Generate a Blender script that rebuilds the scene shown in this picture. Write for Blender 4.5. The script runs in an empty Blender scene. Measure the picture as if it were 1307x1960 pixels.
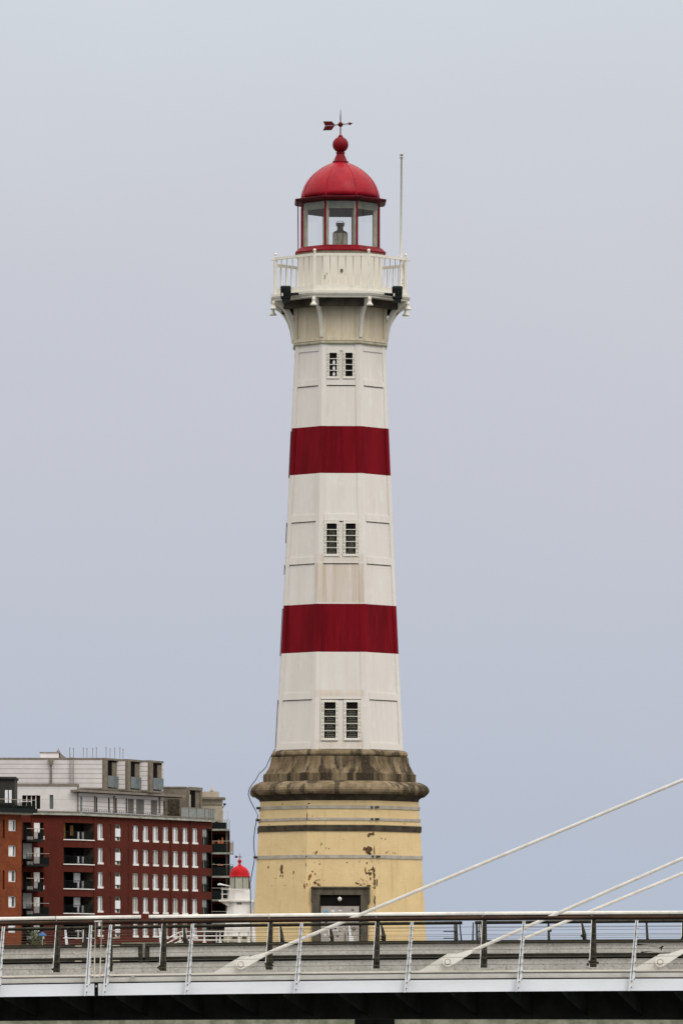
import bpy, math, random
from mathutils import Vector
random.seed(7)
SC = bpy.context.scene
COL = SC.collection
rad = math.radians

# ------------------------------------------------------------------ camera
F = 12100.0          # focal length in photograph pixels (photograph 1307 x 1960)
HY = 1940.0          # row of the horizon in the photograph
CX = 653.5
EYE = 2.5            # eye height above the water
ROLL = 0.00207
cam_d = bpy.data.cameras.new('camera')
cam = bpy.data.objects.new('camera', cam_d); COL.objects.link(cam)
cam.location = (0, 0, EYE)
cam.rotation_euler = (Vector((0, 1, 0)).to_track_quat('-Z', 'Y').to_matrix()
                      @ __import__('mathutils').Matrix.Rotation(ROLL, 3, 'Z')).to_euler()
cam_d.sensor_fit = 'VERTICAL'; cam_d.sensor_height = 36; cam_d.sensor_width = 24
cam_d.lens = 36 * F / 1960
cam_d.shift_y = (HY - 980) / 1960
cam_d.clip_start = 1; cam_d.clip_end = 20000
SC.camera = cam

# ------------------------------------------------------------------ overcast sky, soft sun, exposure
SUN_EL, SUN_AZ = rad(48), rad(150)     # azimuth clockwise from +Y (behind the camera, to the right)
w = bpy.data.worlds.new('World'); SC.world = w; w.use_nodes = True
nt = w.node_tree; nt.nodes.clear()
out = nt.nodes.new('ShaderNodeOutputWorld')
bgs = nt.nodes.new('ShaderNodeBackground'); bgc = nt.nodes.new('ShaderNodeBackground')
sky = nt.nodes.new('ShaderNodeTexSky'); sky.sky_type = 'NISHITA'; sky.sun_disc = False
sky.sun_elevation = SUN_EL; sky.sun_rotation = SUN_AZ; sky.dust_density = 4; sky.air_density = 1.5
bgs.inputs['Strength'].default_value = 0.05
nt.links.new(sky.outputs[0], bgs.inputs[0])
tc = nt.nodes.new('ShaderNodeTexCoord'); sep = nt.nodes.new('ShaderNodeSeparateXYZ')
nt.links.new(tc.outputs['Generated'], sep.inputs[0])
nz = nt.nodes.new('ShaderNodeTexNoise'); nz.inputs['Scale'].default_value = 9; nz.inputs['Detail'].default_value = 3
mp = nt.nodes.new('ShaderNodeMapping'); mp.inputs['Scale'].default_value = (1, 1, 2.2)
nt.links.new(tc.outputs['Generated'], mp.inputs[0]); nt.links.new(mp.outputs[0], nz.inputs['Vector'])
ma = nt.nodes.new('ShaderNodeMath'); ma.operation = 'MULTIPLY_ADD'
nt.links.new(nz.outputs[0], ma.inputs[0]); ma.inputs[1].default_value = 0.045
nt.links.new(sep.outputs[2], ma.inputs[2])
cr = nt.nodes.new('ShaderNodeValToRGB'); nt.links.new(ma.outputs[0], cr.inputs[0])
E = cr.color_ramp.elements
E[0].position = 0.0; E[0].color = (0.375, 0.425, 0.515, 1)
E[1].position = 1.0; E[1].color = (2.0, 1.93, 1.80, 1)
for p, c in ((0.035, (0.395, 0.445, 0.535)), (0.075, (0.435, 0.465, 0.545)), (0.11, (0.470, 0.489, 0.552)),
             (0.15, (0.508, 0.526, 0.578)), (0.18, (0.540, 0.575, 0.620)), (0.40, (1.02, 1.01, 0.98))):
    e = E.new(p); e.color = (*c, 1)
nt.links.new(cr.outputs[0], bgc.inputs[0]); bgc.inputs['Strength'].default_value = 0.96
ads = nt.nodes.new('ShaderNodeAddShader')
mxs = nt.nodes.new('ShaderNodeMixShader'); mxs.inputs[0].default_value = 0.97
nt.links.new(bgs.outputs[0], mxs.inputs[1]); nt.links.new(bgc.outputs[0], mxs.inputs[2])
nt.links.new(mxs.outputs[0], out.inputs[0])
sl = bpy.data.lights.new('sun', 'SUN'); sl.energy = 1.0; sl.angle = rad(25); sl.color = (1, 0.96, 0.9)
sun = bpy.data.objects.new('sun', sl); COL.objects.link(sun)
sd = Vector((math.sin(SUN_AZ) * math.cos(SUN_EL), math.cos(SUN_AZ) * math.cos(SUN_EL), math.sin(SUN_EL)))
sun.rotation_euler = (-sd).to_track_quat('-Z', 'Y').to_euler(); sun.location = (0, 0, 80)
SC.view_settings.view_transform = 'Standard'; SC.view_settings.look = 'None'
SC.view_settings.exposure = 0.3; SC.view_settings.gamma = 1
SC.render.resolution_x = 682; SC.render.resolution_y = 1024

# ------------------------------------------------------------------ helpers
def P(px, py, Y):
    dx, dy = px - CX, HY - py
    ux, uz = dx - ROLL * dy, dy + ROLL * dx
    return Vector((ux * Y / F, Y, EYE + uz * Y / F))
def ZP(py, Y): return EYE + (HY - py) * Y / F

def lnk(t, a, b): t.links.new(a, b)
def mat(name, c1, c2=None, scale=3.0, st=(1, 1, 1), lo=.4, hi=.6, rough=.6, bump=0, bs=30, metal=0, spec=.22,
        layers=(), lines=None, coat=0, spots=None):
    m = bpy.data.materials.new(name); m.use_nodes = True
    t = m.node_tree; b = t.nodes['Principled BSDF']
    b.inputs['Roughness'].default_value = rough; b.inputs['Metallic'].default_value = metal
    b.inputs['Specular IOR Level'].default_value = spec
    if coat: b.inputs['Coat Weight'].default_value = coat; b.inputs['Coat Roughness'].default_value = .15
    tcn = t.nodes.new('ShaderNodeTexCoord')
    col = None
    def noise(scale, st, lo, hi, detail=6):
        mpn = t.nodes.new('ShaderNodeMapping'); mpn.inputs['Scale'].default_value = st
        lnk(t, tcn.outputs['Object'], mpn.inputs[0])
        n = t.nodes.new('ShaderNodeTexNoise'); n.inputs['Scale'].default_value = scale; n.inputs['Detail'].default_value = detail
        n.inputs['Roughness'].default_value = .65
        lnk(t, mpn.outputs[0], n.inputs['Vector'])
        r = t.nodes.new('ShaderNodeMapRange'); r.inputs[1].default_value = lo; r.inputs[2].default_value = hi
        lnk(t, n.outputs[0], r.inputs[0]); return r.outputs[0]
    def mixc(fac, a, bcol, amt=1.0):
        x = t.nodes.new('ShaderNodeMix'); x.data_type = 'RGBA'
        if amt != 1.0:
            mu = t.nodes.new('ShaderNodeMath'); mu.operation = 'MULTIPLY'; lnk(t, fac, mu.inputs[0]); mu.inputs[1].default_value = amt
            fac = mu.outputs[0]
        lnk(t, fac, x.inputs[0])
        if isinstance(a, tuple): x.inputs[6].default_value = (*a, 1)
        else: lnk(t, a, x.inputs[6])
        x.inputs[7].default_value = (*bcol, 1)
        return x.outputs[2]
    cur = tuple(c1)
    if c2: cur = mixc(noise(scale, st, lo, hi), cur, c2)
    for (c, s, stt, l, h, amt) in layers: cur = mixc(noise(s, stt, l, h), cur, c, amt)
    if spots:   # (zlow, zhigh, colour, amount): a stain limited to a height range
        for (z0, z1, c, amt, s, stt) in spots:
            sp = t.nodes.new('ShaderNodeSeparateXYZ'); lnk(t, tcn.outputs['Object'], sp.inputs[0])
            r1 = t.nodes.new('ShaderNodeMapRange'); r1.inputs[1].default_value = z0 - .02; r1.inputs[2].default_value = z0 + .02; lnk(t, sp.outputs[2], r1.inputs[0])
            r2 = t.nodes.new('ShaderNodeMapRange'); r2.inputs[1].default_value = z1; r2.inputs[2].default_value = z1 - .05; lnk(t, sp.outputs[2], r2.inputs[0])
            r3 = t.nodes.new('ShaderNodeMapRange'); r3.inputs[1].default_value = .78; r3.inputs[2].default_value = .72
            ab = t.nodes.new('ShaderNodeMath'); ab.operation = 'ABSOLUTE'; lnk(t, sp.outputs[0], ab.inputs[0]); lnk(t, ab.outputs[0], r3.inputs[0])
            q = noise(s, stt, .35, .6)
            m1 = t.nodes.new('ShaderNodeMath'); m1.operation = 'MULTIPLY'; lnk(t, r1.outputs[0], m1.inputs[0]); lnk(t, r2.outputs[0], m1.inputs[1])
            m2 = t.nodes.new('ShaderNodeMath'); m2.operation = 'MULTIPLY'; lnk(t, m1.outputs[0], m2.inputs[0]); lnk(t, q, m2.inputs[1])
            m3 = t.nodes.new('ShaderNodeMath'); m3.operation = 'MULTIPLY'; lnk(t, m2.outputs[0], m3.inputs[0]); lnk(t, r3.outputs[0], m3.inputs[1])
            cur = mixc(m3.outputs[0], cur, c, amt)
    if lines:   # joints between cladding boards
        sp_, wd, c = lines
        s2 = t.nodes.new('ShaderNodeSeparateXYZ'); lnk(t, tcn.outputs['Object'], s2.inputs[0])
        mo = t.nodes.new('ShaderNodeMath'); mo.operation = 'MODULO'; lnk(t, s2.outputs[2], mo.inputs[0]); mo.inputs[1].default_value = sp_
        lt = t.nodes.new('ShaderNodeMath'); lt.operation = 'LESS_THAN'; lnk(t, mo.outputs[0], lt.inputs[0]); lt.inputs[1].default_value = wd
        cur = mixc(lt.outputs[0], cur, c)
    if isinstance(cur, tuple): b.inputs['Base Color'].default_value = (*cur, 1)
    else: lnk(t, cur, b.inputs['Base Color'])
    if bump:
        bn = t.nodes.new('ShaderNodeBump'); bn.inputs['Strength'].default_value = bump; bn.inputs['Distance'].default_value = .02
        lnk(t, noise(bs, (1, 1, 1), 0, 1), bn.inputs['Height']); lnk(t, bn.outputs[0], b.inputs['Normal'])
    return m

def glass_mat(name, tint=(.9, .93, .93), refl=.12):
    m = bpy.data.materials.new(name); m.use_nodes = True; t = m.node_tree; t.nodes.clear()
    o = t.nodes.new('ShaderNodeOutputMaterial'); tr = t.nodes.new('ShaderNodeBsdfTransparent'); gl = t.nodes.new('ShaderNodeBsdfGlossy')
    tr.inputs[0].default_value = (*tint, 1); gl.inputs['Roughness'].default_value = .05
    mx = t.nodes.new('ShaderNodeMixShader'); mx.inputs[0].default_value = refl
    lnk(t, tr.outputs[0], mx.inputs[1]); lnk(t, gl.outputs[0], mx.inputs[2]); lnk(t, mx.outputs[0], o.inputs[0])
    return m

class MB:
    def __init__(s): s.v = []; s.f = []; s.mi = []; s.sm = []
    def add(s, vs, fs, mi=0, smooth=False):
        n = len(s.v); s.v += [Vector(v) for v in vs]
        for f in fs: s.f.append([n + i for i in f]); s.mi.append(mi); s.sm.append(smooth)
    def hexa(s, p, mi=0):   # 8 points: bottom ring 0-3, top ring 4-7
        s.add(p, [(3, 2, 1, 0), (4, 5, 6, 7), (0, 1, 5, 4), (1, 2, 6, 5), (2, 3, 7, 6), (3, 0, 4, 7)], mi)
    def box(s, x0, x1, y0, y1, z0, z1, mi=0):
        s.hexa([(x0, y0, z0), (x1, y0, z0), (x1, y1, z0), (x0, y1, z0), (x0, y0, z1), (x1, y0, z1), (x1, y1, z1), (x0, y1, z1)], mi)
    def tube(s, pts, r, n=8, mi=0, cap=True, rz=None):
        pts = [Vector(p) for p in pts]; rs = r if isinstance(r, (list, tuple)) else [r] * len(pts)
        base = len(s.v)
        for i, p in enumerate(pts):
            d = (pts[min(i + 1, len(pts) - 1)] - pts[max(i - 1, 0)]).normalized()
            up = Vector((0, 0, 1)) if abs(d.z) < .9 else Vector((0, 1, 0))
            a = d.cross(up).normalized(); b = a.cross(d).normalized()
            for k in range(n):
                t = 2 * math.pi * k / n
                s.v.append(p + a * math.cos(t) * rs[i] + b * math.sin(t) * (rs[i] if rz is None else rz))
        for i in range(len(pts) - 1):
            for k in range(n):
                k2 = (k + 1) % n
                s.f.append([base + i * n + k, base + i * n + k2, base + (i + 1) * n + k2, base + (i + 1) * n + k]); s.mi.append(mi); s.sm.append(True)
        if cap:
            s.f.append([base + k for k in range(n)]); s.mi.append(mi); s.sm.append(False)
            q = base + (len(pts) - 1) * n
            s.f.append([q + k for k in reversed(range(n))]); s.mi.append(mi); s.sm.append(False)
    def lathe(s, c, prof, n=32, a0=0.0, smooth=True, mi=0, cap=True):   # prof: (r, z), bottom to top
        base = len(s.v); m = len(prof)
        for (r, z) in prof:
            for k in range(n):
                a = a0 + 2 * math.pi * k / n
                s.v.append(Vector((c[0] + r * math.sin(a), c[1] - r * math.cos(a), z)))
        for i in range(m - 1):
            for k in range(n):
                k2 = (k + 1) % n
                s.f.append([base + i * n + k, base + i * n + k2, base + (i + 1) * n + k2, base + (i + 1) * n + k]); s.mi.append(mi); s.sm.append(smooth)
        if cap:
            s.f.append([base + k for k in reversed(range(n))]); s.mi.append(mi); s.sm.append(False)
            s.f.append([base + (m - 1) * n + k for k in range(n)]); s.mi.append(mi); s.sm.append(False)
    def sphere(s, c, r, n=16, mi=0, sz=1):
        prof = [(max(1e-4, r * math.sin(math.pi * i / 10)), c[2] - r * sz * math.cos(math.pi * i / 10)) for i in range(11)]
        s.lathe((c[0], c[1]), prof, n, mi=mi)
    def prism(s, poly, vec, mi=0):
        poly = [Vector(p) for p in poly]; vec = Vector(vec); n = len(poly)
        s.add(poly + [p + vec for p in poly], [tuple(range(n)), tuple(range(2 * n - 1, n - 1, -1))] +
              [(i, i + n, (i + 1) % n + n, (i + 1) % n) for i in range(n)], mi)
    def build(s, name, mats, parent=None, origin=None):
        me = bpy.data.meshes.new(name)
        o = Vector((0, 0, 0))
        if parent is not None:
            q = parent
            while q is not None: o = o + q.location; q = q.parent
        elif origin is not None: o = Vector(origin)
        me.from_pydata([v - o for v in s.v], [], s.f); me.update()
        if not isinstance(mats, (list, tuple)): mats = [mats]
        for m in mats: me.materials.append(m)
        for p, mi, sm in zip(me.polygons, s.mi, s.sm): p.material_index = mi; p.use_smooth = sm
        ob = bpy.data.objects.new(name, me); COL.objects.link(ob)
        if parent is not None: ob.parent = parent
        else: ob.location = o
        return ob
def tag(o, label=None, cat=None, group=None, kind=None):
    if label: o['label'] = label
    if cat: o['category'] = cat
    if group: o['group'] = group
    if kind: o['kind'] = kind
    return o
def thing(name, loc, label, cat, group=None):
    o = bpy.data.objects.new(name, None); COL.objects.link(o); o.location = loc; o.empty_display_size = .3
    return tag(o, label, cat, group)

# ------------------------------------------------------------------ materials
M = {}
M['white'] = mat('white_paint', (.66, .62, .58), (.60, .555, .51), scale=1.2, st=(3, 3, .25), lo=.35, hi=.7, rough=.5, bump=.12, bs=14,
                 layers=[((.46, .39, .30), 2.2, (4, 4, .12), .60, .78, .45), ((.72, .69, .65), 4, (1, 1, .6), .55, .75, .6)],
                 spots=[(ZP(1156, 193) - 3.5, ZP(1079, 193) - 3.5, (.47, .38, .29), .85, 1.3, (3.5, .1, .12)),
                        (ZP(1078, 193) - 3.5, ZP(1062, 193) - 3.5, (.52, .44, .35), .6, 2, (2, .1, .2)),
                        (ZP(1336, 193) - 3.5, ZP(1322, 193) - 3.5, (.53, .44, .35), .7, 2, (2, .1, .2)),
                        (ZP(1434, 193) - 3.5, ZP(1416, 193) - 3.5, (.53, .45, .36), .6, 2, (2, .1, .2))])
M['white_trim'] = mat('white_trim_paint', (.66, .63, .56), (.56, .50, .40), scale=5, lo=.5, hi=.75, rough=.5)
M['drumwhite'] = mat('drum_cream_white_paint', (.68, .64, .57), (.655, .615, .54), scale=3, st=(2, 2, .5), rough=.5)
M['cream'] = mat('cream_paint', (.45, .42, .31), (.35, .32, .23), scale=4, rough=.6)
M['red'] = mat('red_band_paint', (.165, .0027, .008), (.11, .0018, .0055), scale=.9, st=(3, 3, .25), lo=.40, hi=.60, rough=.6, spec=.06, bump=.12, bs=14,
               layers=[((.21, .006, .012), 3, (3, 3, .2), .5, .7, .6)])
M['dome'] = mat('wet_red_dome_paint', (.32, .006, .018), (.23, .004, .013), scale=3, lo=.35, hi=.65, rough=.45, spec=.14, bump=.5, bs=22, coat=.04,
                layers=[((.36, .03, .04), 14, (1, 1, 1), .55, .75, .5)])
M['red_trim'] = mat('red_trim_paint', (.19, .004, .011), (.12, .003, .007), scale=6, rough=.5, spec=.12)
M['dark_red'] = mat('dark_red_metal', (.085, .004, .009), (.05, .004, .006), scale=6, rough=.5, spec=.1)
M['yellow'] = mat('yellow_render', (.65, .49, .265), (.58, .43, .225), scale=1.3, lo=.35, hi=.65, rough=.85, bump=.35, bs=18,
                  layers=[((.42, .28, .12), 2.0, (3, 3, .22), .56, .76, .55), ((.66, .52, .28), 9, (1, 1, 1), .5, .75, .5),
                          ((.27, .17, .08), 24, (1, 1, 1), .60, .70, .6)])
M['chip'] = mat('bare_patch', (.06, .038, .02), (.13, .075, .035), scale=12, rough=.95)
M['rust'] = mat('rusty_patch', (.16, .07, .025), (.28, .15, .05), scale=12, rough=.95)
M['stone'] = mat('weathered_sandstone', (.16, .115, .065), (.085, .06, .034), scale=1.5, st=(3, 3, .35), lo=.42, hi=.58, rough=.9, bump=.5, bs=14,
                 layers=[((.24, .185, .115), 1.9, (2.2, 2.2, .3), .50, .62, .8), ((.020, .015, .009), .75, (3.2, 3.2, .10), .47, .56, .9),
                         ((.20, .15, .09), 16, (1, 1, 1), .5, .75, .35)])
M['stone_top'] = mat('pale_sandstone', (.20, .15, .09), (.12, .088, .05), scale=2.5, st=(1, 1, 1), lo=.42, hi=.58, rough=.9, bump=.5, bs=14,
                     layers=[((.30, .23, .15), 1.6, (1, 1, 1), .52, .66, .7), ((.028, .021, .013), 1.0, (2.6, 2.6, .3), .51, .57, .8)])
M['ledge'] = mat('dark_stone_ledge', (.075, .062, .045), (.04, .032, .024), scale=3, rough=.95, spec=.08, bump=.4, bs=20)
M['strap'] = mat('galvanised_strap', (.42, .39, .34), (.30, .26, .20), scale=4, lo=.4, hi=.7, rough=.6, metal=.2)
M['doorframe'] = mat('door_stone_frame', (.10, .085, .065), (.055, .047, .036), scale=4, st=(1, 1, .4), rough=.9, spec=.1, bump=.3, bs=20)
M['door'] = mat('door_metal', (.36, .33, .30), (.28, .25, .22), scale=5, rough=.55)
M['dark'] = mat('black_metal', (.008, .009, .008), (.014, .021, .02), scale=7, rough=.6, spec=.08)
M['void'] = mat('black_shade', (.010, .009, .008), rough=.95, spec=.02)
M['louvre'] = mat('louvre_glass', (.11, .10, .075), (.05, .05, .04), scale=5, rough=.35)
M['glass'] = glass_mat('clear_glass', (.97, .98, .98), .07)
M['lampolive'] = mat('olive_paint', (.20, .20, .15), (.14, .14, .10), scale=4, rough=.6)
M['lens'] = mat('lamp_lens_glass', (.55, .55, .38), (.30, .30, .20), scale=18, st=(1, 1, .3), rough=.2)
M['lampmetal'] = mat('lamp_brass', (.15, .115, .065), (.09, .07, .04), scale=10, rough=.45, metal=.5)
M['brick'] = mat('dark_red_brick', (.086, .0165, .010), (.062, .013, .008), scale=.5, lo=.35, hi=.65, rough=.95, spec=.15, bump=.2, bs=5,
                 layers=[((.12, .022, .013), 3.5, (1, 1, 2), .5, .7, .6), ((.05, .012, .01), 5, (1, 1, 2), .6, .8, .5)])
M['brick_orange'] = mat('orange_brick', (.175, .046, .018), (.13, .034, .014), scale=.8, rough=.95, spec=.15, bump=.2, bs=5,
                        layers=[((.26, .085, .04), 3.5, (1, 1, 2), .5, .75, .5), ((.10, .03, .015), 5, (1, 1, 2), .62, .8, .5)])
M['siding'] = mat('white_cladding', (.58, .55, .55), (.52, .49, .485), scale=.6, rough=.7, lines=(.57, .07, (.25, .225, .21)))
M['siding_plain'] = mat('white_plaster', (.58, .55, .55), (.53, .50, .49), scale=.7, rough=.7, lines=(1.3, .04, (.38, .35, .33)))
M['concrete'] = mat('brown_concrete', (.185, .155, .12), (.135, .115, .09), scale=1.5, rough=.85, bump=.2, bs=6)
M['coping'] = mat('coping_metal', (.20, .17, .14), (.15, .13, .11), scale=2, rough=.6)
M['cornice_grey'] = mat('pale_cornice', (.36, .36, .31), (.22, .23, .19), scale=1.2, rough=.7)
M['wframe'] = mat('window_white', (.74, .72, .70), (.66, .63, .60), scale=2, rough=.5)
M['curtain'] = mat('white_curtain', (.76, .76, .78), (.58, .59, .61), scale=3, st=(3, 3, .3), rough=.7)
M['greycurtain'] = mat('grey_curtain', (.50, .49, .45), (.36, .35, .32), scale=3, st=(3, 3, .3), rough=.7)
M['wglass'] = mat('window_glass', (.04, .05, .05), (.10, .12, .115), scale=1.5, rough=.12, spec=.35)
M['greyglass'] = mat('balustrade_glass', (.13, .15, .15), (.09, .11, .105), scale=1.5, rough=.2, spec=.5)
M['greyglass_light'] = mat('pale_balustrade', (.24, .25, .24), (.17, .18, .17), scale=2.5, rough=.3, spec=.5)
M['orange'] = mat('orange_cloth', (.55, .20, .075), (.40, .12, .04), scale=3, rough=.9)
M['green'] = mat('green_cloth', (.02, .22, .07), (.02, .12, .04), scale=3, rough=.9)
M['yellowcloth'] = mat('ochre_curtain', (.28, .15, .03), (.16, .08, .02), scale=3, st=(4, 4, .5), rough=.9)
M['peach'] = mat('peach_render', (.42, .37, .29), (.36, .31, .24), scale=1, rough=.8, layers=[((.30, .25, .18), 2, (3, 3, .4), .5, .75, .5)])
M['blue'] = mat('blue_canvas', (.04, .09, .25), (.05, .13, .30), scale=3, rough=.8)
M['leaf'] = mat('foliage', (.05, .09, .03), (.09, .12, .05), scale=4, rough=.8)
M['smallred'] = mat('bright_red_dome', (.40, .006, .010), (.30, .004, .007), scale=2, rough=.5, spec=.1)
M['smallwhite'] = mat('white_render', (.68, .655, .63), (.60, .57, .53), scale=1.3, rough=.6, layers=[((.50, .44, .37), 2, (3, 3, .3), .55, .8, .5)])
M['palewall'] = mat('pale_lantern_glass', (.36, .36, .29), (.28, .29, .24), scale=2, st=(3, 3, .3), rough=.4)
M['fascia'] = mat('white_bridge_steel', (.80, .82, .865), (.75, .765, .80), scale=.8, st=(1, 1, 3), rough=.45,
                  layers=[((.44, .43, .41), 2.2, (1, 1, .5), .66, .85, .4)])
M['steelpost'] = mat('pale_post_steel', (.74, .745, .76), (.62, .625, .64), scale=5, rough=.45)
M['kerb'] = mat('pale_kerb', (.56, .54, .50), (.47, .45, .41), scale=3, lo=.35, hi=.65, rough=.8, bump=.3, bs=40,
                layers=[((.24, .23, .19), 9, (1, 1, 2), .6, .8, .6)])
M['beam'] = mat('grey_galvanised_beam', (.46, .445, .41), (.38, .365, .335), scale=2, rough=.6, bump=.3, bs=40,
                layers=[((.56, .54, .51), 16, (1, 1, 1), .52, .62, .7), ((.22, .21, .18), 20, (1, 1, 1), .54, .64, .7)])
M['capdark'] = mat('dark_guard_rail', (.018, .018, .013), (.032, .029, .021), scale=6, rough=.8, spec=.08)
M['wood'] = mat('wet_brown_handrail', (.055, .028, .017), (.028, .015, .010), scale=5, st=(.3, 1, 1), rough=.6, spec=.06)
M['whiterail'] = mat('pale_handrail_metal', (.66, .64, .61), (.56, .54, .50), scale=4, rough=.4)
M['darkpost'] = mat('olive_steel_post', (.045, .042, .030), (.02, .019, .013), scale=9, rough=.7, spec=.1)
M['wire'] = mat('steel_wire', (.10, .09, .075), rough=.4, metal=.5)
M['wire_light'] = mat('bright_steel_rod', (.50, .44, .36), (.36, .30, .24), scale=6, rough=.4)
M['cable'] = mat('sheathed_cable', (.50, .485, .455), (.42, .40, .37), scale=3, rough=.45)
M['plate'] = mat('white_anchor_steel', (.66, .65, .61), (.58, .57, .53), scale=3, rough=.5,
                 layers=[((.30, .26, .2), 8, (1, 1, 1), .64, .8, .4)])
M['anchor'] = mat('grey_anchor_steel', (.53, .52, .49), (.46, .45, .41), scale=3, rough=.6, layers=[((.30, .27, .2), 5, (1, 1, .6), .6, .75, .5)])
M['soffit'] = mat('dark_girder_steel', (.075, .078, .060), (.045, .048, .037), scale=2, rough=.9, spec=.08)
M['paving'] = mat('quay_paving', (.20, .19, .17), (.15, .14, .12), scale=2, rough=.9)
M['quaystone'] = mat('quay_wall_stone', (.28, .27, .21), (.15, .155, .11), scale=2.5, rough=.9, bump=.6, bs=8,
                     layers=[((.12, .16, .08), 3, (1, 1, 1), .5, .7, .6), ((.36, .30, .24), 9, (1, 1, 1), .58, .72, .6)])
M['black_cable'] = mat('black_cable', (.02, .02, .025), rough=.6)
M['sticker_blue'] = mat('sticker_blue', (.08, .28, .45), rough=.5)
M['sticker_white'] = mat('sticker_white', (.6, .6, .6), rough=.5)
M['sticker_dark'] = mat('sticker_dark', (.03, .03, .035), rough=.5)
M['graffiti'] = mat('black_spray', (.03, .025, .02), rough=.8)

# ------------------------------------------------------------------ setting: water, quay
mw = mat('harbour_water', (.035, .05, .05), rough=.12, bump=.6, bs=1.2, spec=.5)
b = MB(); b.box(-900, 900, -200, 260, -1.0, 0.0); tag(b.build('water', mw), kind='structure')
b = MB(); b.box(-2500, 2500, 186, 6000, 2.0, 3.5); tag(b.build('ground', M['paving']), kind='structure')
b = MB(); b.box(-400, 400, 184.9, 185.9, -1.0, 3.3)
b.box(-400, 400, 184.7, 186.0, 3.3, 3.62, 1)
tag(b.build('quay_edge', [M['quaystone'], M['paving']]), kind='structure')
b = MB(); a0 = P(322, 1805, 420); b.box(a0.x - 3, P(500, 1805, 420).x, 418, 432, 3.5, a0.z)
tag(b.build('pier', M['quaystone']), kind='structure')

# ------------------------------------------------------------------ big lighthouse
TX, TY, GZ = -0.0866, 194.0, 3.5
S = F / TY
PHI = rad(1.35)
TC = (TX, TY)
K = .931
A0 = PHI + rad(22.5)
def Rp(half): return half / K / S
def ze(py, half):  return EYE + (HY - py) * (TY - .36 * Rp(half)) / F     # row measured at the silhouette
def zf(py, half):  return EYE + (HY - py) * (TY - .924 * Rp(half)) / F    # row measured on the front face
def octo(b, prof, mi=0, cap=True): b.lathe(TC, prof, 8, A0, False, mi, cap)
def shaft_half(py):
    t = (1436 - py) / 773.0
    return 120 - 38.7 * t + 3.7 * t * t
def shaftR(z):
    py = HY - (z - EYE) * F / (TY - .6)
    return Rp(shaft_half(py))
def Fpt(k, u, z, o, Rf):
    a = PHI + rad(45) * k; n = Vector((math.sin(a), -math.cos(a), 0)); t = Vector((math.cos(a), math.sin(a), 0))
    r = Rf(z) * math.cos(rad(22.5)) + o
    return Vector((TX, TY, z)) + n * r + t * u
def fbox(b, k, u0, u1, z0, z1, o0, o1, Rf, mi=0):
    b.hexa([Fpt(k, u0, z0, o1, Rf), Fpt(k, u1, z0, o1, Rf), Fpt(k, u1, z0, o0, Rf), Fpt(k, u0, z0, o0, Rf),
            Fpt(k, u0, z1, o1, Rf), Fpt(k, u1, z1, o1, Rf), Fpt(k, u1, z1, o0, Rf), Fpt(k, u0, z1, o0, Rf)], mi)
def onface(px, py, Rf):
    dx, dy = px - CX, HY - py
    d = Vector((dx - ROLL * dy, F, dy + ROLL * dx)); best = None
    for k in (0, 1, -1):
        a = PHI + rad(45) * k; n = Vector((math.sin(a), -math.cos(a), 0)); t = Vector((math.cos(a), math.sin(a), 0))
        tt = TY / F
        for _ in range(4):
            z = EYE + d.z * tt; r = Rf(z) * math.cos(rad(22.5))
            c = Vector((TX, TY, 0)) + n * r
            tt = n.dot(c) / n.dot(Vector((d.x, d.y, 0)))
        z = EYE + d.z * tt; pt = d * tt; u = t.dot(Vector((pt.x, pt.y, 0)) - c)
        if abs(u) <= Rf(z) * math.sin(rad(22.5)) + .02: best = (k, u, z)
    return best or (0, (px - 650) / S, ZP(py, TY - 2.3))

LH = thing('lighthouse', (TX, TY, GZ), 'tall octagonal lighthouse with two red bands, red dome and yellow base standing on the quay', 'lighthouse')

# base wall
def baseHalf(py): return 151.5 + (py - 1540) * .0558
def baseR(z): return Rp(baseHalf(HY - (z - EYE) * F / (TY - .9)))
b = MB()
zb = [GZ, 4.2, 5.2, 6.5, 7.6, ze(1588, 154)]
octo(b, [(baseR(z), z) for z in zb] + [(baseR(ze(1545, 152)), ze(1545, 152)), (baseR(ze(1535, 151)), ze(1535, 151))])
random.seed(11)
def blob(px, py, w, h, mi=1, jag=.35, ang=0):
    k, u, z = onface(px, py, baseR); n = random.randint(9, 13); pts = []
    for i in range(n):
        a = 2 * math.pi * i / n; r = 1 + random.uniform(-jag, jag)
        x, y = math.cos(a) * w / 2 * r / S, math.sin(a) * h / 2 * r / S
        x, y = x * math.cos(ang) - y * math.sin(ang), x * math.sin(ang) + y * math.cos(ang)
        pts.append((x, y))
    V = [Fpt(k, u, z, .006, baseR)] + [Fpt(k, u + x, z + y, .006, baseR) for x, y in pts]
    b.add(V, [(0, 1 + i, 1 + (i + 1) % n) for i in range(n)], mi)
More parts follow.
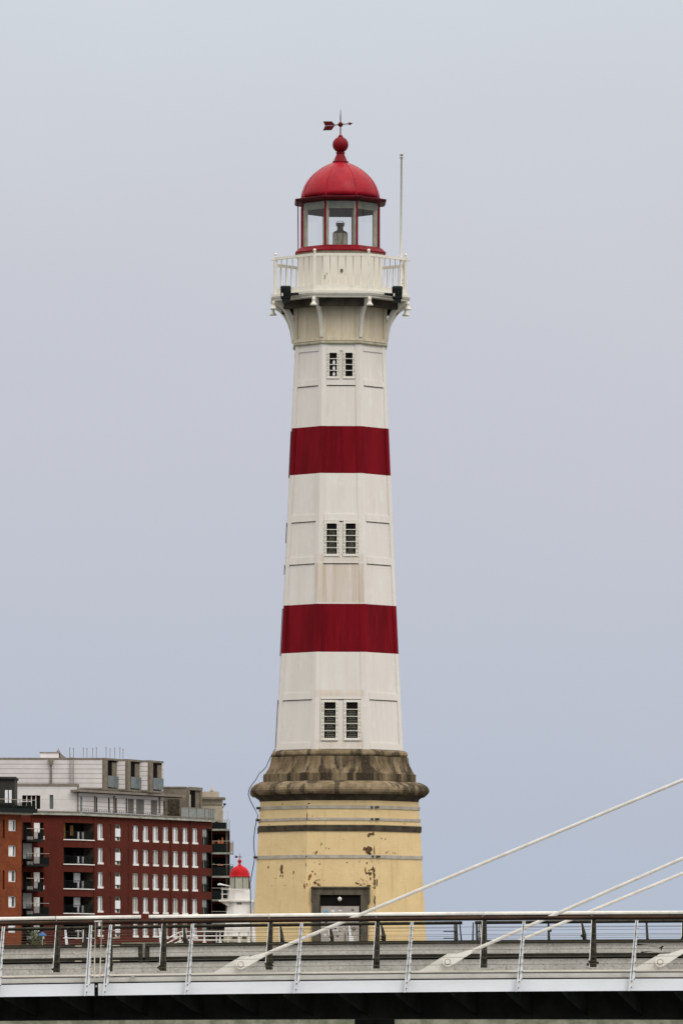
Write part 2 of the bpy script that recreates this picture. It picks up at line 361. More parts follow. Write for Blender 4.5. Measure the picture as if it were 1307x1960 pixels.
for c in [(709, 1597, 11, 5), (705, 1601, 5, 4), (714, 1596, 4, 9), (704, 1627, 13, 13), (699, 1625, 8, 8), (707, 1634, 8, 6), (716, 1628, 2.2, 19),
          (588, 1561, 2.5, 11), (586, 1655, 2.2, 8), (715, 1666, 5, 14), (716, 1676, 4, 12), (707, 1672, 7, 7), (701, 1671, 4, 6), (711, 1664, 6, 4),
          (717, 1688, 5, 14), (721, 1691, 3, 12), (717, 1698, 3, 8), (717, 1724, 3, 22), (717, 1738, 3, 10), (705, 1695, 8, 3.5), (684, 1691, 8, 2.5),
          (691, 1694, 6, 2.5), (603, 1690, 6, 5), (606, 1685, 3, 4), (609, 1692, 4, 2.5), (539, 1662, 7, 12), (540, 1670, 6, 6), (537, 1676, 3, 4),
          (541, 1677, 2.5, 6), (615, 1616, 2, 6), (606, 1631, 3, 5), (624, 1623, 2, 2), (630, 1624, 3, 2), (612, 1654, 3, 2.5), (702, 1652, 3, 3),
          (541, 1539, 4, 2), (591, 1538, 6, 2), (774, 1577, 4, 2), (799, 1568, 3, 2), (515, 1578, 2.5, 2), (730, 1605, 3, 2), (737, 1606, 2.5, 2.5),
          (502, 1562, 2, 2.5), (598, 1562, 2, 2), (664, 1651, 3, 2), (688, 1650, 2, 2), (751, 1632, 2, 2), (742, 1630, 2, 3), (569, 1538, 2, 2)]:
    blob(*c)
for c in [(592, 1680, 5, 12), (595, 1676, 3, 8), (583, 1696, 5, 9), (587, 1692, 3, 5), (562, 1670, 4, 7), (603, 1673, 3, 4), (514, 1660, 4, 6),
          (699, 1665, 3, 10), (709, 1682, 3, 8), (721, 1686, 4, 9), (611, 1684, 3, 3), (706, 1666, 3, 4), (610, 1694, 6, 3), (681, 1689, 4, 2),
          (739, 1632, 3, 4), (755, 1633, 3, 3), (604, 1634, 3, 4), (598, 1668, 4, 3), (697, 1692, 3, 2), (695, 1685, 2, 4)]:
    blob(*c, mi=2)
for _ in range(70):
    cx_ = random.choice([600, 700, 704, 600, 540, 710]); blob(cx_ + random.gauss(0, 14), random.choice([1676, 1683, 1690, 1640]) + random.gauss(0, 9), random.uniform(.8, 2), random.uniform(.8, 2.2), random.choice([1, 2]))
b.build('base_wall', [M['yellow'], M['chip'], M['rust']], LH)
# straps
for (y0, y1, hf) in ((1544.5, 1550.5, 152.6), (1568, 1573, 153.6), (1638.5, 1645, 157.8)):
    b = MB(); za, zb_ = ze(y1, hf), ze(y0, hf)
    b.lathe(TC, [(baseR(za) - .03, za), (Rp(hf) + .02, za), (Rp(hf) + .02, zb_), (baseR(zb_) - .03, zb_)], 8, A0, False)
    st = b.build('strap', M['strap'], LH)
    for k in (0, -1):
        a = A0 + rad(45) * k; r = Rp(hf) + .03; c = Vector((TX + r * math.sin(a), TY - r * math.cos(a), (za + zb_) / 2))
        for du in ((-.09, .05, .12) if k == 0 else (0,)):
            t = Vector((math.cos(a), math.sin(a), 0)); b = MB(); b.sphere(c + t * du, .035 if k == 0 else .02, 8); b.build('bolt', M['ledge'], st)
    a = A0 - rad(90); r = Rp(hf) + .03; b = MB(); b.tube([(TX + r * math.sin(a) + .02, TY - r * math.cos(a) - .05, (za + zb_) / 2), (TX + r * math.sin(a) - .09, TY - r * math.cos(a) - .05, (za + zb_) / 2)], .04, 8)
    b.build('bolt', M['ledge'], st)
b = MB(); octo(b, [(Rp(152), ze(1594, 155)), (Rp(156.5), ze(1593, 155)), (Rp(156.8), ze(1583, 155)), (Rp(155.5), ze(1581.5, 155)), (Rp(152), ze(1581.3, 155))]); b.build('ledge', M['ledge'], LH)
b = MB()
octo(b, [(Rp(148), ze(1538.4, 150)), (Rp(150.6), ze(1538, 150)), (Rp(151), ze(1534, 150)), (Rp(152), ze(1531, 150)), (Rp(154), ze(1528, 150)), (Rp(156.5), ze(1526, 150)), (Rp(159), ze(1525, 150)), (Rp(159.5), ze(1523.4, 150)),
         (Rp(162), ze(1523, 150))])
b.build('cornice', M['ledge'], LH)  # cove colour carries both black staining and the shade under the torus
b = MB()
octo(b, [(Rp(162), ze(1522.9, 150)), (Rp(166.5), ze(1522, 150)), (Rp(170), ze(1518.5, 150)), (Rp(171.4), ze(1514, 150)), (Rp(170.2), ze(1509.5, 150)), (Rp(166.5), ze(1505, 150)),
         (Rp(160), ze(1501, 150)), (Rp(152), ze(1497.8, 150)), (Rp(140), ze(1496.2, 150))])
b.build('torus_moulding', M['stone_top'], LH)
b = MB()
octo(b, [(Rp(144), ze(1496.8, 145)), (Rp(145.8), ze(1496.6, 145)), (Rp(145.8), ze(1482.5, 145)), (Rp(143.5), ze(1482.3, 145)), (Rp(140.5), ze(1478, 145)), (Rp(137.2), ze(1472, 145)), (Rp(134.4), ze(1466, 145)),
         (Rp(132.5), ze(1460, 145)), (Rp(131.4), ze(1454, 145)), (Rp(130.8), ze(1449.5, 145)), (Rp(127), ze(1449.2, 145))])
b.build('pedestal', M['stone'], LH)
b = MB(); octo(b, [(Rp(127), ze(1449.3, 125)), (Rp(129), ze(1448.6, 125)), (Rp(130.4), ze(1445.5, 125)), (Rp(129.3), ze(1441.5, 125)), (Rp(126.5), ze(1438.6, 125)), (Rp(122.8), ze(1437.2, 125)), (Rp(118), ze(1437, 125))])
b.build('collar_moulding', M['stone_top'], LH)
# shaft
def corner_strip(b, k, z0, z1, w=.135, t=.022, Rf=shaftR, mi=0):
    n = max(1, int((z1 - z0) / 1.2)); V = []
    for i in range(n + 1):
        z = z0 + (z1 - z0) * i / n; R = Rf(z); h = R * math.sin(rad(22.5))
        aV = A0 + rad(45) * k; rr = R + t / math.cos(rad(22.5))
        V += [Fpt(k, h - w, z, -.01, Rf), Fpt(k, h - w, z, t, Rf), Vector((TX + rr * math.sin(aV), TY - rr * math.cos(aV), z)), Fpt(k + 1, -h + w, z, t, Rf), Fpt(k + 1, -h + w, z, -.01, Rf)]
    fs = []
    for i in range(n):
        for j in range(4): fs.append((i * 5 + j, i * 5 + j + 1, i * 5 + j + 6, i * 5 + j + 5))
    fs += [(0, 1, 2, 3, 4)[::-1], tuple(n * 5 + j for j in range(5))]
    b.add(V, fs, mi)
def segment(b, z0, z1):
    n = max(1, int((z1 - z0) / 1.2)); octo(b, [(shaftR(z0 + (z1 - z0) * i / n), z0 + (z1 - z0) * i / n) for i in range(n + 1)])
    for k in range(8): corner_strip(b, k, z0, z1)
zz = [ze(1437, 120), ze(1251.5, 111), ze(1159.8, 107), ze(910.5, 95), ze(820.5, 91), ze(662, 85)]
b = MB(); segment(b, zz[0], zz[1]); segment(b, zz[2], zz[3]); segment(b, zz[4], zz[5])
for (ya, yb) in ((1421, 1436), (1325, 1338), (1065, 1078), (984, 997), (726, 737), (664, 671)):
    hf = shaft_half((ya + yb) / 2); z0, z1 = zf(yb, hf), zf(ya, hf)
    for k in range(8):
        h = shaftR(z0) * math.sin(rad(22.5)) - .142
        if ya > 1420: z0 = zz[0] + .01
        fbox(b, k, -h, h, z0, z1, -.02, .028, shaftR)
        if ya < 1420 and ya > 700: fbox(b, k, -h + .02, h - .02, z0 - .022, z0 - .001, -.02, .016, shaftR, 1)  # dark strip paints the shadow line under each raised band
b.build('shaft_wall', [M['white'], M['ledge']], LH)
for i in (1, 3):
    b = MB(); segment(b, zz[i] + .001, zz[i + 1] - .001); b.build('red_band', M['red'], LH)
# thin pipe up the left side
for (ya, yb) in ((825, 915), (1000, 1040), (1081, 1100), (1165, 1256), (1340, 1432)):
    pts = []
    for i in range(5):
        z = ze(yb, 105) + (ze(ya, 105) - ze(yb, 105)) * i / 4; a = A0 - rad(90) - rad(4); r = shaftR(z) + .008
        pts.append((TX + r * math.sin(a), TY - r * math.cos(a), z))
    b = MB(); b.tube(pts, .011, 6); b.build('conduit', M['dark_red'], LH)
# windows
def win(x0, x1, y0, y1, n, holes=False):
    k, u0, z1 = onface(x0, y0, shaftR); k, u1, z0 = onface(x1, y1, shaftR)
    wroot = MB()
    for (a, c, d, e) in ((u0 - .075, u0, z0 - .07, z1 + .07), (u1, u1 + .075, z0 - .07, z1 + .07), (u0 + .001, u1 - .001, z0 - .07, z0), (u0 + .001, u1 - .001, z1, z1 + .07)):
        fbox(wroot, 0, a, c, d, e, .0, .055, shaftR)
    wobj = wroot.build('window', M['white_trim'], LH)
    b = MB(); dz = (z1 - z0) / n
    for i in range(1, n):
        z = z0 + dz * i; fbox(b, 0, u0 - .07, u1 + .07, z - .010, z + .010, .056, .066, shaftR)
    for i in range(0, 2 * n):
        z = z0 + dz * (i + .5) / 2
        for uu in (u0 - .05, u1 + .05): b.sphere(Fpt(0, uu, z, .06, shaftR), .014, 6, 1)
    b.build('crossbar', [M['white_trim'], M['lampmetal']], wobj)
    b = MB(); fbox(b, 0, u0, u1, z0, z1, .002, .008, shaftR); b.build('pane', M['void'], wobj)
    if n == 5:
        b = MB()
        for i in range(0, n - 1):
            z = z0 + dz * i
            for q in range(3):
                fbox(b, 0, u0 + .03 + .02 * q, u1 - .03 - .015 * q, z + dz * (.12 + .26 * q), z + dz * (.12 + .26 * q + .16), .009, .02 + .004 * q, shaftR)
        b.build('louvre', M['louvre'], wobj)
    if holes:
        for i in range(0, n - 1):
            b = MB(); z = z0 + dz * i; um = u0 + (u1 - u0) * .6
            fbox(b, 0, um - .035, um + .04, z + dz * .15, z + dz * .62, .009, .014, shaftR)
            fbox(b, 0, um - .015, um + .025, z + dz * .62, z + dz * .78, .009, .014, shaftR)
            b.build('blind_or_daylight', M['curtain'], wobj)  # pale patches paint the daylight showing through the tower
win(630.4, 644.6, 675.5, 720.5, 4, True); win(660.9, 674.6, 675.5, 720.5, 4)
win(625, 644.5, 1002, 1060.3, 5); win(661.4, 680.6, 1002, 1060.3, 5)
win(620.4, 642.3, 1344, 1412.7, 5); win(662.6, 684.5, 1344, 1412.7, 5)
# raised surrounds round each window pair
for (x0, x1, y0, y1) in ((625, 680, 672.5, 724), (618, 688, 998.5, 1066), (613, 692, 1339, 1418)):
    k, u0, z1 = onface(x0, y0, shaftR); k, u1, z0 = onface(x1, y1, shaftR)
    for (a, c, d, e) in ((u0, u0 + .035, z0, z1), (u1 - .035, u1, z0, z1)):
        b = MB(); fbox(b, 0, a, c, d, e, -.01, .03, shaftR); b.build('window_surround', M['white_trim'], LH)
# neck and gallery
b = MB()
octo(b, [(Rp(84), ze(664.5, 88)), (Rp(87), ze(664, 88)), (Rp(90.3), ze(661.8, 88)), (Rp(90.3), ze(659.4, 88)), (Rp(87.6), ze(657.5, 88)), (Rp(84), ze(657.3, 88))])
b.build('string_course', M['cream'], LH)
neckR = lambda z: Rp(87.6)
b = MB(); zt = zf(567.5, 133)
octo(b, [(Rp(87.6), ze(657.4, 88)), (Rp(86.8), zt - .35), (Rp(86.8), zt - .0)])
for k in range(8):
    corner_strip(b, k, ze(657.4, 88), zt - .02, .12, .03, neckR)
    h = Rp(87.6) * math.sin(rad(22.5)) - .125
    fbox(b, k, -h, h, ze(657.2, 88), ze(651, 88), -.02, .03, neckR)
b.build('neck_wall', mat('beige_neck', (.62, .53, .40), (.52, .44, .32), scale=2, st=(3, 3, .25), rough=.6, bump=.2, bs=14, layers=[((.40, .33, .22), 2.2, (4, 4, .3), .54, .7, .5)]), LH)  # neck coloured a beiger tone than the shaft
b = MB(); G = 133
octo(b, [(Rp(100), zt), (Rp(128.5), zt), (Rp(129), zf(563.2, G)), (Rp(131.5), zf(563, G)), (Rp(131.5), zf(560.6, G)), (Rp(133), zf(560.4, G)), (Rp(133), zf(556, G)), (Rp(110), zf(555.8, G))])
b.build('gallery_floor', M['white_trim'], LH)
b = MB(); b.lathe(TC, [(Rp(103), zt - .24), (Rp(112), zt - .24), (Rp(112), zt - .002), (Rp(103), zt - .002)], 8, A0, False, cap=False)
b.add([], []); b.build('ring_beam', M['ledge'], LH)
for k in range(8):
    a = A0 + rad(45) * k; rv = Vector((math.sin(a), -math.cos(a), 0)); tv = Vector((math.cos(a), math.sin(a), 0)) * .045
    pr = [(88.5, 652), (91.6, 650), (93.2, 638), (95.5, 626), (99.5, 613), (105, 602), (111.5, 593), (119, 586.5), (127.5, 582), (128, 574.5), (112, 575.5), (105.5, 584), (98.5, 594.5), (92.5, 606), (88.8, 620)]
    poly = [Vector((TX, TY, ze(py, 100))) + rv * Rp(h) - tv for h, py in pr]
    b = MB(); b.prism(poly, tv * 2); b.build('bracket', M['white_trim'], LH)
    b = MB(); c = (TX + rv.x * Rp(128.5), TY + rv.y * Rp(128.5)); z = zt
    b.lathe(c, [(.10, z - .26), (.12, z - .255), (.085, z - .20), (.055, z - .16), (.05, z - .09), (.065, z - .07), (.045, z - .05), (.05, z)], 12)
    b.build('bell_drop', M['white_trim'], LH)
# gallery rail
RG = Rp(124.5); zr1 = zf(484.8, 124); zr0 = zf(489.8, 124); zfl = zf(555.9, 133)
gr = lambda z: RG
rail = MB()
octo(rail, [(Rp(121.5), zr0), (Rp(127), zr0), (Rp(127), zr1), (Rp(121.5), zr1)], cap=False)
rail.lathe(TC, [(Rp(121.5), zr1), (Rp(121.5), zr0)], 8, A0, False, cap=False)
RL = rail.build('gallery_railing', M['white_trim'], LH)
for k in range(8):
    a = A0 + rad(45) * k; x, y = TX + RG * math.sin(a), TY - RG * math.cos(a)
    b = MB(); b.box(x - .04, x + .04, y - .04, y + .04, zfl, zr0)
    b.lathe((x, y), [(.05, zr1), (.035, zr1 + .03), (.03, zr1 + .05)], 10); b.sphere((x, y, zr1 + .09), .05, 10)
    b.build('post', M['white_trim'], RL)
    b = MB()
    h = RG * math.sin(rad(22.5))
    for i in range(1, 7):
        u = -h + 2 * h * i / 7; p = Fpt(k, u, zfl, 0, gr)
        b = MB(); b.tube([p, Vector((p.x, p.y, zr0))], .0125, 6); b.build('baluster', M['white_trim'], RL)
    b = MB(); fbox(b, k, -h + .03, h - .03, zfl + .02, zf(545.5, 124), -.012, .012, gr); b.build('kick_board', M['white_trim'], RL)
# side stubs of the top rail
for sx, k in ((-1, -2), (1, 1)):
    b = MB(); a = A0 + rad(45) * k; b.box(TX + RG * math.sin(a) + (.03 if sx > 0 else -.14), TX + RG * math.sin(a) + (.14 if sx > 0 else -.03), TY - RG * math.cos(a) - .05, TY - RG * math.cos(a) + .05, zr0 - .01, zr1 - .01); b.build('rail_end', M['white_trim'], RL)
# drum below the lantern
b = MB(); dR = Rp(80.6)
octo(b, [(dR, zfl - .05), (dR, zf(484, 80))])
fbox(b, 0, -.02, .05, zf(521, 80), zf(515, 80), 0, .03, lambda z: dR, 1)
for (px_, py_, w_, h_) in ((622, 529, 1.5, 5), (625, 524, 1.2, 4), (621, 533, 1.5, 2.5)):
    k, u, z = onface(px_, py_, lambda z: dR); fbox(b, k, u - w_ / 2 / S, u + w_ / 2 / S, z - h_ / 2 / S, z + h_ / 2 / S, 0, .004, lambda z: dR, 1)
b.lathe(TC, [(Rp(80.6) + .0, zf(484, 80)), (Rp(82.5), zf(483, 80)), (Rp(83.5), zf(477, 80)), (Rp(80), zf(476.8, 80))], 8, A0, False, mi=2)
b.build('drum_wall', [M['drumwhite'], M['lampmetal'], M['cream']], LH)
# lantern
LR = Rp(73.6)
zs0, zs1 = zf(477, 87), zf(467.5, 80)
b = MB(); octo(b, [(Rp(80), zs0 - .03), (Rp(86.6), zs0 - .03), (Rp(86.8), zs0 + .01), (Rp(80), zs1 - .05), (Rp(75.5), zs1), (Rp(69), zs1)]); b.build('lantern_sill', M['red_trim'], LH)
zg = zf(384, 80)
for k in range(8):
    a = A0 + rad(45) * k
    def rp(r): return (TX + r * math.sin(a), TY - r * math.cos(a))
    x, y = rp(LR); b = MB(); b.box(x - .03, x + .03, y - .03, y + .03, zs1 - .02, zg)
    b.build('glazing_bar', M['red_trim'], LH)
    x, y = rp(LR - .12); tv = Vector((math.cos(a), math.sin(a), 0)); rv = Vector((math.sin(a), -math.cos(a), 0)); c = Vector((x, y, 0))
    q = [c - tv * .06 - rv * .04, c + tv * .06 - rv * .04, c + tv * .06 + rv * .05, c - tv * .06 + rv * .05]
    b = MB(); b.hexa([Vector((p.x, p.y, zs1)) for p in q] + [Vector((p.x, p.y, zg)) for p in q]); b.build('inner_post', M['cream'], LH)
    a2 = PHI + rad(45) * k
    b = MB(); h = LR * math.sin(rad(22.5)) - .035
    g0, g1 = Fpt(k, -h, zs1, -.01, lambda z: LR), Fpt(k, h, zs1, -.01, lambda z: LR)
    b.add([g0, g1, (g1.x, g1.y, zg), (g0.x, g0.y, zg)], [(0, 1, 2, 3)]); b.build('lantern_pane', M['glass'], LH)
b = MB(); b.lathe(TC, [(Rp(66), zf(397.5, 74)), (Rp(70), zf(397.5, 74)), (Rp(70), zg + .05), (Rp(66), zg + .05)], 8, A0, False, cap=False)
b.lathe(TC, [(Rp(66), zg + .05), (Rp(66), zf(397.5, 74))], 8, A0, False, cap=False); b.build('inner_cornice', M['lampolive'], LH)
ze0, ze1 = zf(382.5, 80), zf(374.5, 80)
b = MB(); octo(b, [(Rp(60), ze0), (Rp(76), ze0), (Rp(80), ze0 + .02), (Rp(85), ze0 + .03), (Rp(87.5), ze0 + .075), (Rp(87.5), ze0 + .115), (Rp(84), ze0 + .105), (Rp(76), ze1 + .03), (Rp(60), ze1 + .03)]); b.build('eaves', M['dark_red'], LH)
DZ = lambda py: ZP(py, TY)
b = MB()
dp = [(75.5, 381.5), (75, 374), (73.2, 367), (70, 358.5), (65.5, 350), (59.5, 341.8), (52.5, 334.5), (44.5, 328), (36, 322.3), (27, 317.6), (19, 314.2), (14, 312)]
b.lathe(TC, [(h / S, DZ(p)) for h, p in dp], 56)
b.build('dome', M['dome'], LH)
b = MB()
for k in range(8):
    a = A0 + rad(45) * k
    b.tube([(TX + (h / S + .004) * math.sin(a), TY - (h / S + .004) * math.cos(a), DZ(p)) for h, p in dp], .009, 6)
b.build('dome_rib', M['dome'], LH)
b = MB(); b.lathe(TC, [(r / S, DZ(p)) for r, p in ((14, 312.6), (15.2, 312), (15.2, 309), (13, 308.5), (11.5, 304), (9, 299), (7.6, 295.5), (7.3, 294), (8.8, 293.6), (8.8, 291.8), (6, 291))], 28); b.build('finial_neck', M['red_trim'], LH)
b = MB(); b.sphere((TX, TY, DZ(277)), 15.3 / S, 28); b.lathe(TC, [(r / S, DZ(p)) for r, p in ((6, 263), (4.2, 261), (4, 259.5), (1.8, 258))], 16); b.build('finial_ball', M['red_trim'], LH)
VN = MB(); VN.tube([(TX, TY, DZ(259)), (TX, TY, DZ(225)), (TX, TY, DZ(210))], [.019, .017, .006], 8); VN.sphere((TX, TY, DZ(238.3)), 4.9 / S, 16)
cxv = 651.5
def VP(px, py): return P(px, py, TY)
VN.tube([VP(640, 239.5), VP(651.5, 238.3), VP(668.5, 236.8)], .014, 8)
VN.tube([VP(667.5, 236.9), VP(675, 236.3)], [.058, .003], 10)
th = Vector((0, .03, 0))
VN.prism([VP(618.6, 232.2), VP(635, 232.2), VP(641.5, 239.3), VP(622, 240.6)], th); VN.prism([VP(622, 241.2), VP(641.2, 239.9), VP(634.5, 249), VP(618, 249.6)], th)
VN.build('weather_vane', M['dark_red'], LH)
# thin rod beside the lantern
b = MB(); b.tube([P(570.8, 478, TY - .2), P(570.4, 384, TY - .2)], .016, 6); b.build('downpipe', M['red_trim'], LH)
# door
def fr(b, x0, x1, y0, y1, o0, o1, mi=0):
    k, u0, z1 = onface(x0, y0, baseR); k, u1, z0 = onface(x1, y1, baseR); z0 = max(z0, GZ)
    fbox(b, 0, u0, u1, z0, z1, o0, o1, baseR, mi)
b = MB(); fr(b, 597, 612, 1713, 1895, -.05, .09); fr(b, 690, 704, 1713, 1895, -.05, .09); fr(b, 597, 704, 1700.5, 1713, -.05, .10); fr(b, 595.5, 708, 1697, 1700.3, -.05, .15)
fr(b, 595.5, 599.5, 1700.5, 1726, -.05, .13); fr(b, 704.2, 708, 1700.5, 1728, -.05, .13)
DF = b.build('door_frame', M['doorframe'], LH)
b = MB(); fr(b, 612, 690, 1713, 1734, -.02, .012); b.build('transom_panel', M['void'], DF)
b = MB(); fr(b, 612, 690, 1734.2, 1895, -.02, .004, 1); fr(b, 614, 687, 1734.5, 1895, -.02, .03)
DR = b.build('door', [M['door'], M['void']], LH)
def sticker(kind, x, y, w, h, m):
    k, u, z = onface(x, y, baseR); b = MB(); w, h = w / 2 / S, h / 2 / S
    if kind == 'rect': pts = [(-w, -h), (w, -h * .9), (w * .95, h), (-w * .9, h * .95)]
    elif kind == 'tri': pts = [(0, -h), (w, h), (-w, h)]
    elif kind == 'dia': pts = [(0, -h), (w, 0), (0, h), (-w, 0)]
    else: pts = [(w * math.cos(i * math.pi / 8), h * math.sin(i * math.pi / 8)) for i in range(16)]
    poly = [Fpt(0, u + a, z + c, .032, baseR) for a, c in pts]
    n = (poly[1] - poly[0]).cross(poly[2] - poly[1]).normalized()
    if n.y > 0: n = -n
    b.prism(poly, n * (.003 + .003 * (kind in ('round2', 'dia')))); b.build('sticker', m, DR)
sticker('rect', 623.5, 1746, 8, 6, M['sticker_blue']); sticker('rect', 637, 1743.5, 6, 4, M['sticker_white']); sticker('rect', 651, 1743, 7, 2.5, M['sticker_white'])
sticker('rect', 642.5, 1778, 8, 7, M['sticker_white']); sticker('dia', 642, 1777.5, 5.5, 5.5, M['sticker_dark']); sticker('tri', 658.5, 1779, 5, 4, M['sticker_white'])
sticker('round', 677, 1778, 6.6, 6.6, M['sticker_dark']); sticker('dia', 677, 1778, 2.6, 2.6, M['sticker_white']); sticker('rect', 650.5, 1782.5, 3.5, 2, M['sticker_dark'])
sticker('rect', 646, 1791.5, 4.5, 3, M['sticker_dark']); sticker('tri', 666.5, 1788, 5, 4.5, M['sticker_dark']); sticker('rect', 660, 1794, 1.6, 17, M['sticker_dark'])
sticker('rect', 671, 1780, 1.4, 20, M['sticker_dark']); sticker('rect', 674, 1797, 6, 10, M['sticker_white']); sticker('round', 675, 1742, 5, 3, M['sticker_dark'])
sticker('rect', 622, 1790, 5, 4, M['sticker_white']); sticker('rect', 624, 1766, 5, 4, M['sticker_dark'])
# wall lamp over the door
k, u, z = onface(650, 1721, baseR); c = Fpt(0, u, z, .12, baseR)
WL = thing('wall_lamp', c, 'small round white lamp on the dark panel above the lighthouse door', 'lamp')
b = MB(); b.sphere(c, .065, 14); b.build('globe', M['smallwhite'], WL)
b = MB(); b.tube([c + Vector((0, .12, 0)), c + Vector((0, .04, 0))], .05, 12); b.tube([c - Vector((0, 0, .055)), c - Vector((0, 0, .09))], [.035, .012], 10); b.build('mount', M['lampmetal'], WL)

# lamp inside the lantern
lb = P(651, 468, TY)
SL = thing('signal_lamp', (lb.x, TY, zs1), 'brass lamp with a ribbed glass lens standing inside the glazed lantern room', 'lamp')
lx = (lb.x, TY); b = MB(); prof = []
z0l, z1l = zs1 - .02, ZP(447.5, TY)
for i in range(9):
    z = z0l + (z1l - z0l) * i / 8; prof += [(12.8 / S, z), (13.4 / S, z + .02)]
b.lathe(lx, prof, 24); b.build('lens', M['lens'], SL)
b = MB(); b.lathe(lx, [(r / S, ZP(p, TY)) for r, p in ((13.4, 447.4), (14.2, 446.5), (13.6, 445), (10, 442.8), (7, 441.5), (6, 440), (5.8, 434), (8, 432.5), (8.2, 428), (7.4, 427))], 24)
for x_ in (-13.8, -5, 5, 13.8): b.box(lb.x + (x_ - .6) / S, lb.x + (x_ + .6) / S, TY - .24 if abs(x_) < 9 else TY - .02, TY - .21 if abs(x_) < 9 else TY + .02, z0l, z1l)
b.build('chimney_cap', M['lampmetal'], SL)
b = MB(); b.tube([(lb.x + 8 * math.cos(t) / S, TY, ZP(428, TY) + 5 * math.sin(t) / S) for t in [math.pi * i / 10 for i in range(11)]], .008, 6); b.build('handle', M['lampmetal'], SL)

# flag pole on the gallery
FP_ = thing('flag_pole', P(766, 560, TY - .9), 'slender white pole with a small cap rising from the right side of the gallery', 'pole')
b = MB(); b.tube([P(766.2, 558, TY - .9), P(767, 480, TY - .9), P(768.2, 303, TY - .9)], [.036, .034, .026], 10); b.build('shaft', M['white_trim'], FP_)
b = MB(); q = P(768.3, 299, TY - .9); b.lathe((q.x, q.y), [(.03, q.z - .07), (.055, q.z - .06), (.055, q.z - .02), (.035, q.z - .01), (.035, q.z + .02), (.06, q.z + .035), (.06, q.z + .065), (.03, q.z + .075)], 12); b.build('cap', M['strap'], FP_)
b = MB()
for py in (536, 542):
    b.tube([P(764, py, TY - .9), P(773.5, py, TY - .9)], .014, 6)
b.build('clamp', M['cream'], FP_)
# floodlights
for sx, x0, x1, lab in ((-1, 538, 556, 'black floodlight fixed under the left corner of the lighthouse gallery'), (1, 751, 769, 'black floodlight fixed under the right corner of the lighthouse gallery')):
    c = P((x0 + x1) / 2, 562, TY - 1.75); hw = (x1 - x0) / 2 / S * 1.12; d0, d1 = TY - 2.0, TY - 1.6
    FL = thing('floodlight', c, lab, 'floodlight', 'floodlights under the gallery')
    zt_, zm, zb_ = P(c.x, 547, TY - 1.75).z, P(0, 570.5, TY - 1.75).z, P(0, 577.5, TY - 1.75).z
    b = MB(); b.hexa([(c.x - hw * .92, d0, zm), (c.x + hw * .92, d0, zm), (c.x + hw * .92, d1, zm), (c.x - hw * .92, d1, zm), (c.x - hw, d0, zt_ - .05), (c.x + hw, d0, zt_ - .05), (c.x + hw, d1, zt_ - .05), (c.x - hw, d1, zt_ - .05)])
    b.hexa([(c.x - hw, d0, zt_ - .049), (c.x + hw, d0, zt_ - .049), (c.x + hw, d1, zt_ - .049), (c.x - hw, d1, zt_ - .049), (c.x - hw * .8, d0 + .06, zt_), (c.x + hw * .8, d0 + .06, zt_), (c.x + hw * .8, d1 - .06, zt_), (c.x - hw * .8, d1 - .06, zt_)])
    for i in range(5): x_ = c.x - hw * .8 + hw * 1.6 * i / 4; b.box(x_ - .008, x_ + .008, d0 - .02, d0 - .001, zm + .06, zt_ - .08)
    b.build('housing', M['dark'], FL)
    b = MB(); b.box(c.x - hw * .72, c.x + hw * .72, d0 + .03, d1 - .03, zb_, zm - .002); b.build('reflector', M['dark'], FL)
    b = MB(); xi = c.x - sx * (hw + .22)
    b.tube([(c.x - sx * hw * .8, (d0 + d1) / 2, zm + .12), (xi, (d0 + d1) / 2 + .1, zm + .16)], [.05, .03], 8)
    b.tube([(c.x, d1, zm), (c.x + .02, d1 + .35, zm - .05)], .03, 8); b.build('mounting_arm', M['dark'], FL)
    b = MB(); b.box(c.x - hw * .72, c.x - hw * .50, d0 - .024, d0 - .021, zm + .05, zm + .14); b.build('tag', M['wframe'], FL)
# loose cable at the left
pts = [(527, 1433), (521, 1443), (515, 1455), (509.5, 1468), (503, 1475), (496, 1481), (489, 1494), (482, 1502), (477.5, 1510), (475.3, 1520), (479, 1532), (487, 1547), (494, 1561), (491, 1572), (488.5, 1583), (485.8, 1606), (486, 1622), (488, 1641),
       (485, 1658), (481.4, 1677), (478.8, 1691), (479.4, 1705), (480, 1727), (480.5, 1760), (481, 1800), (481.5, 1850), (484, 1877)]
b = MB(); b.tube([P(x, y, TY - .4) for x, y in pts], .013, 6); tag(b.build('hanging_cable', M['black_cable'], origin=P(484, 1877, TY - .4)), 'thin black cable hanging loose down the left side of the stone cornice', 'cable')

# ------------------------------------------------------------------ small lighthouse behind
SY = 420.0; s2 = F / SY; sc = P(458.8, 1804, SY)
SLH = thing('small_lighthouse', sc, 'small white lighthouse with a bright red dome, half hidden left of the tall one', 'lighthouse')
c2 = (P(458.8, 1700, SY).x, SY); z2 = lambda py: ZP(py, SY) - .0
def pr2(lst): return [(h / s2, z2(p)) for h, p in lst]
b = MB(); b.lathe(c2, pr2([(33, 1804), (32, 1792)]), 8, rad(22.5), False, mi=1); b.lathe(c2, pr2([(32.5, 1791.8), (25.5, 1740), (24, 1730), (24, 1727)]), 8, rad(22.5), False)
b.box(c2[0] - 14 / s2, c2[0] - 4 / s2, SY - 31 / s2, SY - 30 / s2, z2(1800), z2(1794), 2)
b.box(c2[0] + 6 / s2, c2[0] + 14 / s2, SY - 31 / s2, SY - 30 / s2, z2(1800), z2(1794), 2)
b.build('tower_wall', [M['smallwhite'], M['cream'], M['ledge']], SLH)
for dx in (-2.5, 2.2):
    b = MB(); b.box(c2[0] + (dx - 1.8) / s2, c2[0] + (dx + 1.8) / s2, SY - 22.9 / s2, SY - 21.5 / s2, z2(1732), z2(1728.5)); b.build('window', M['lampmetal'], SLH)
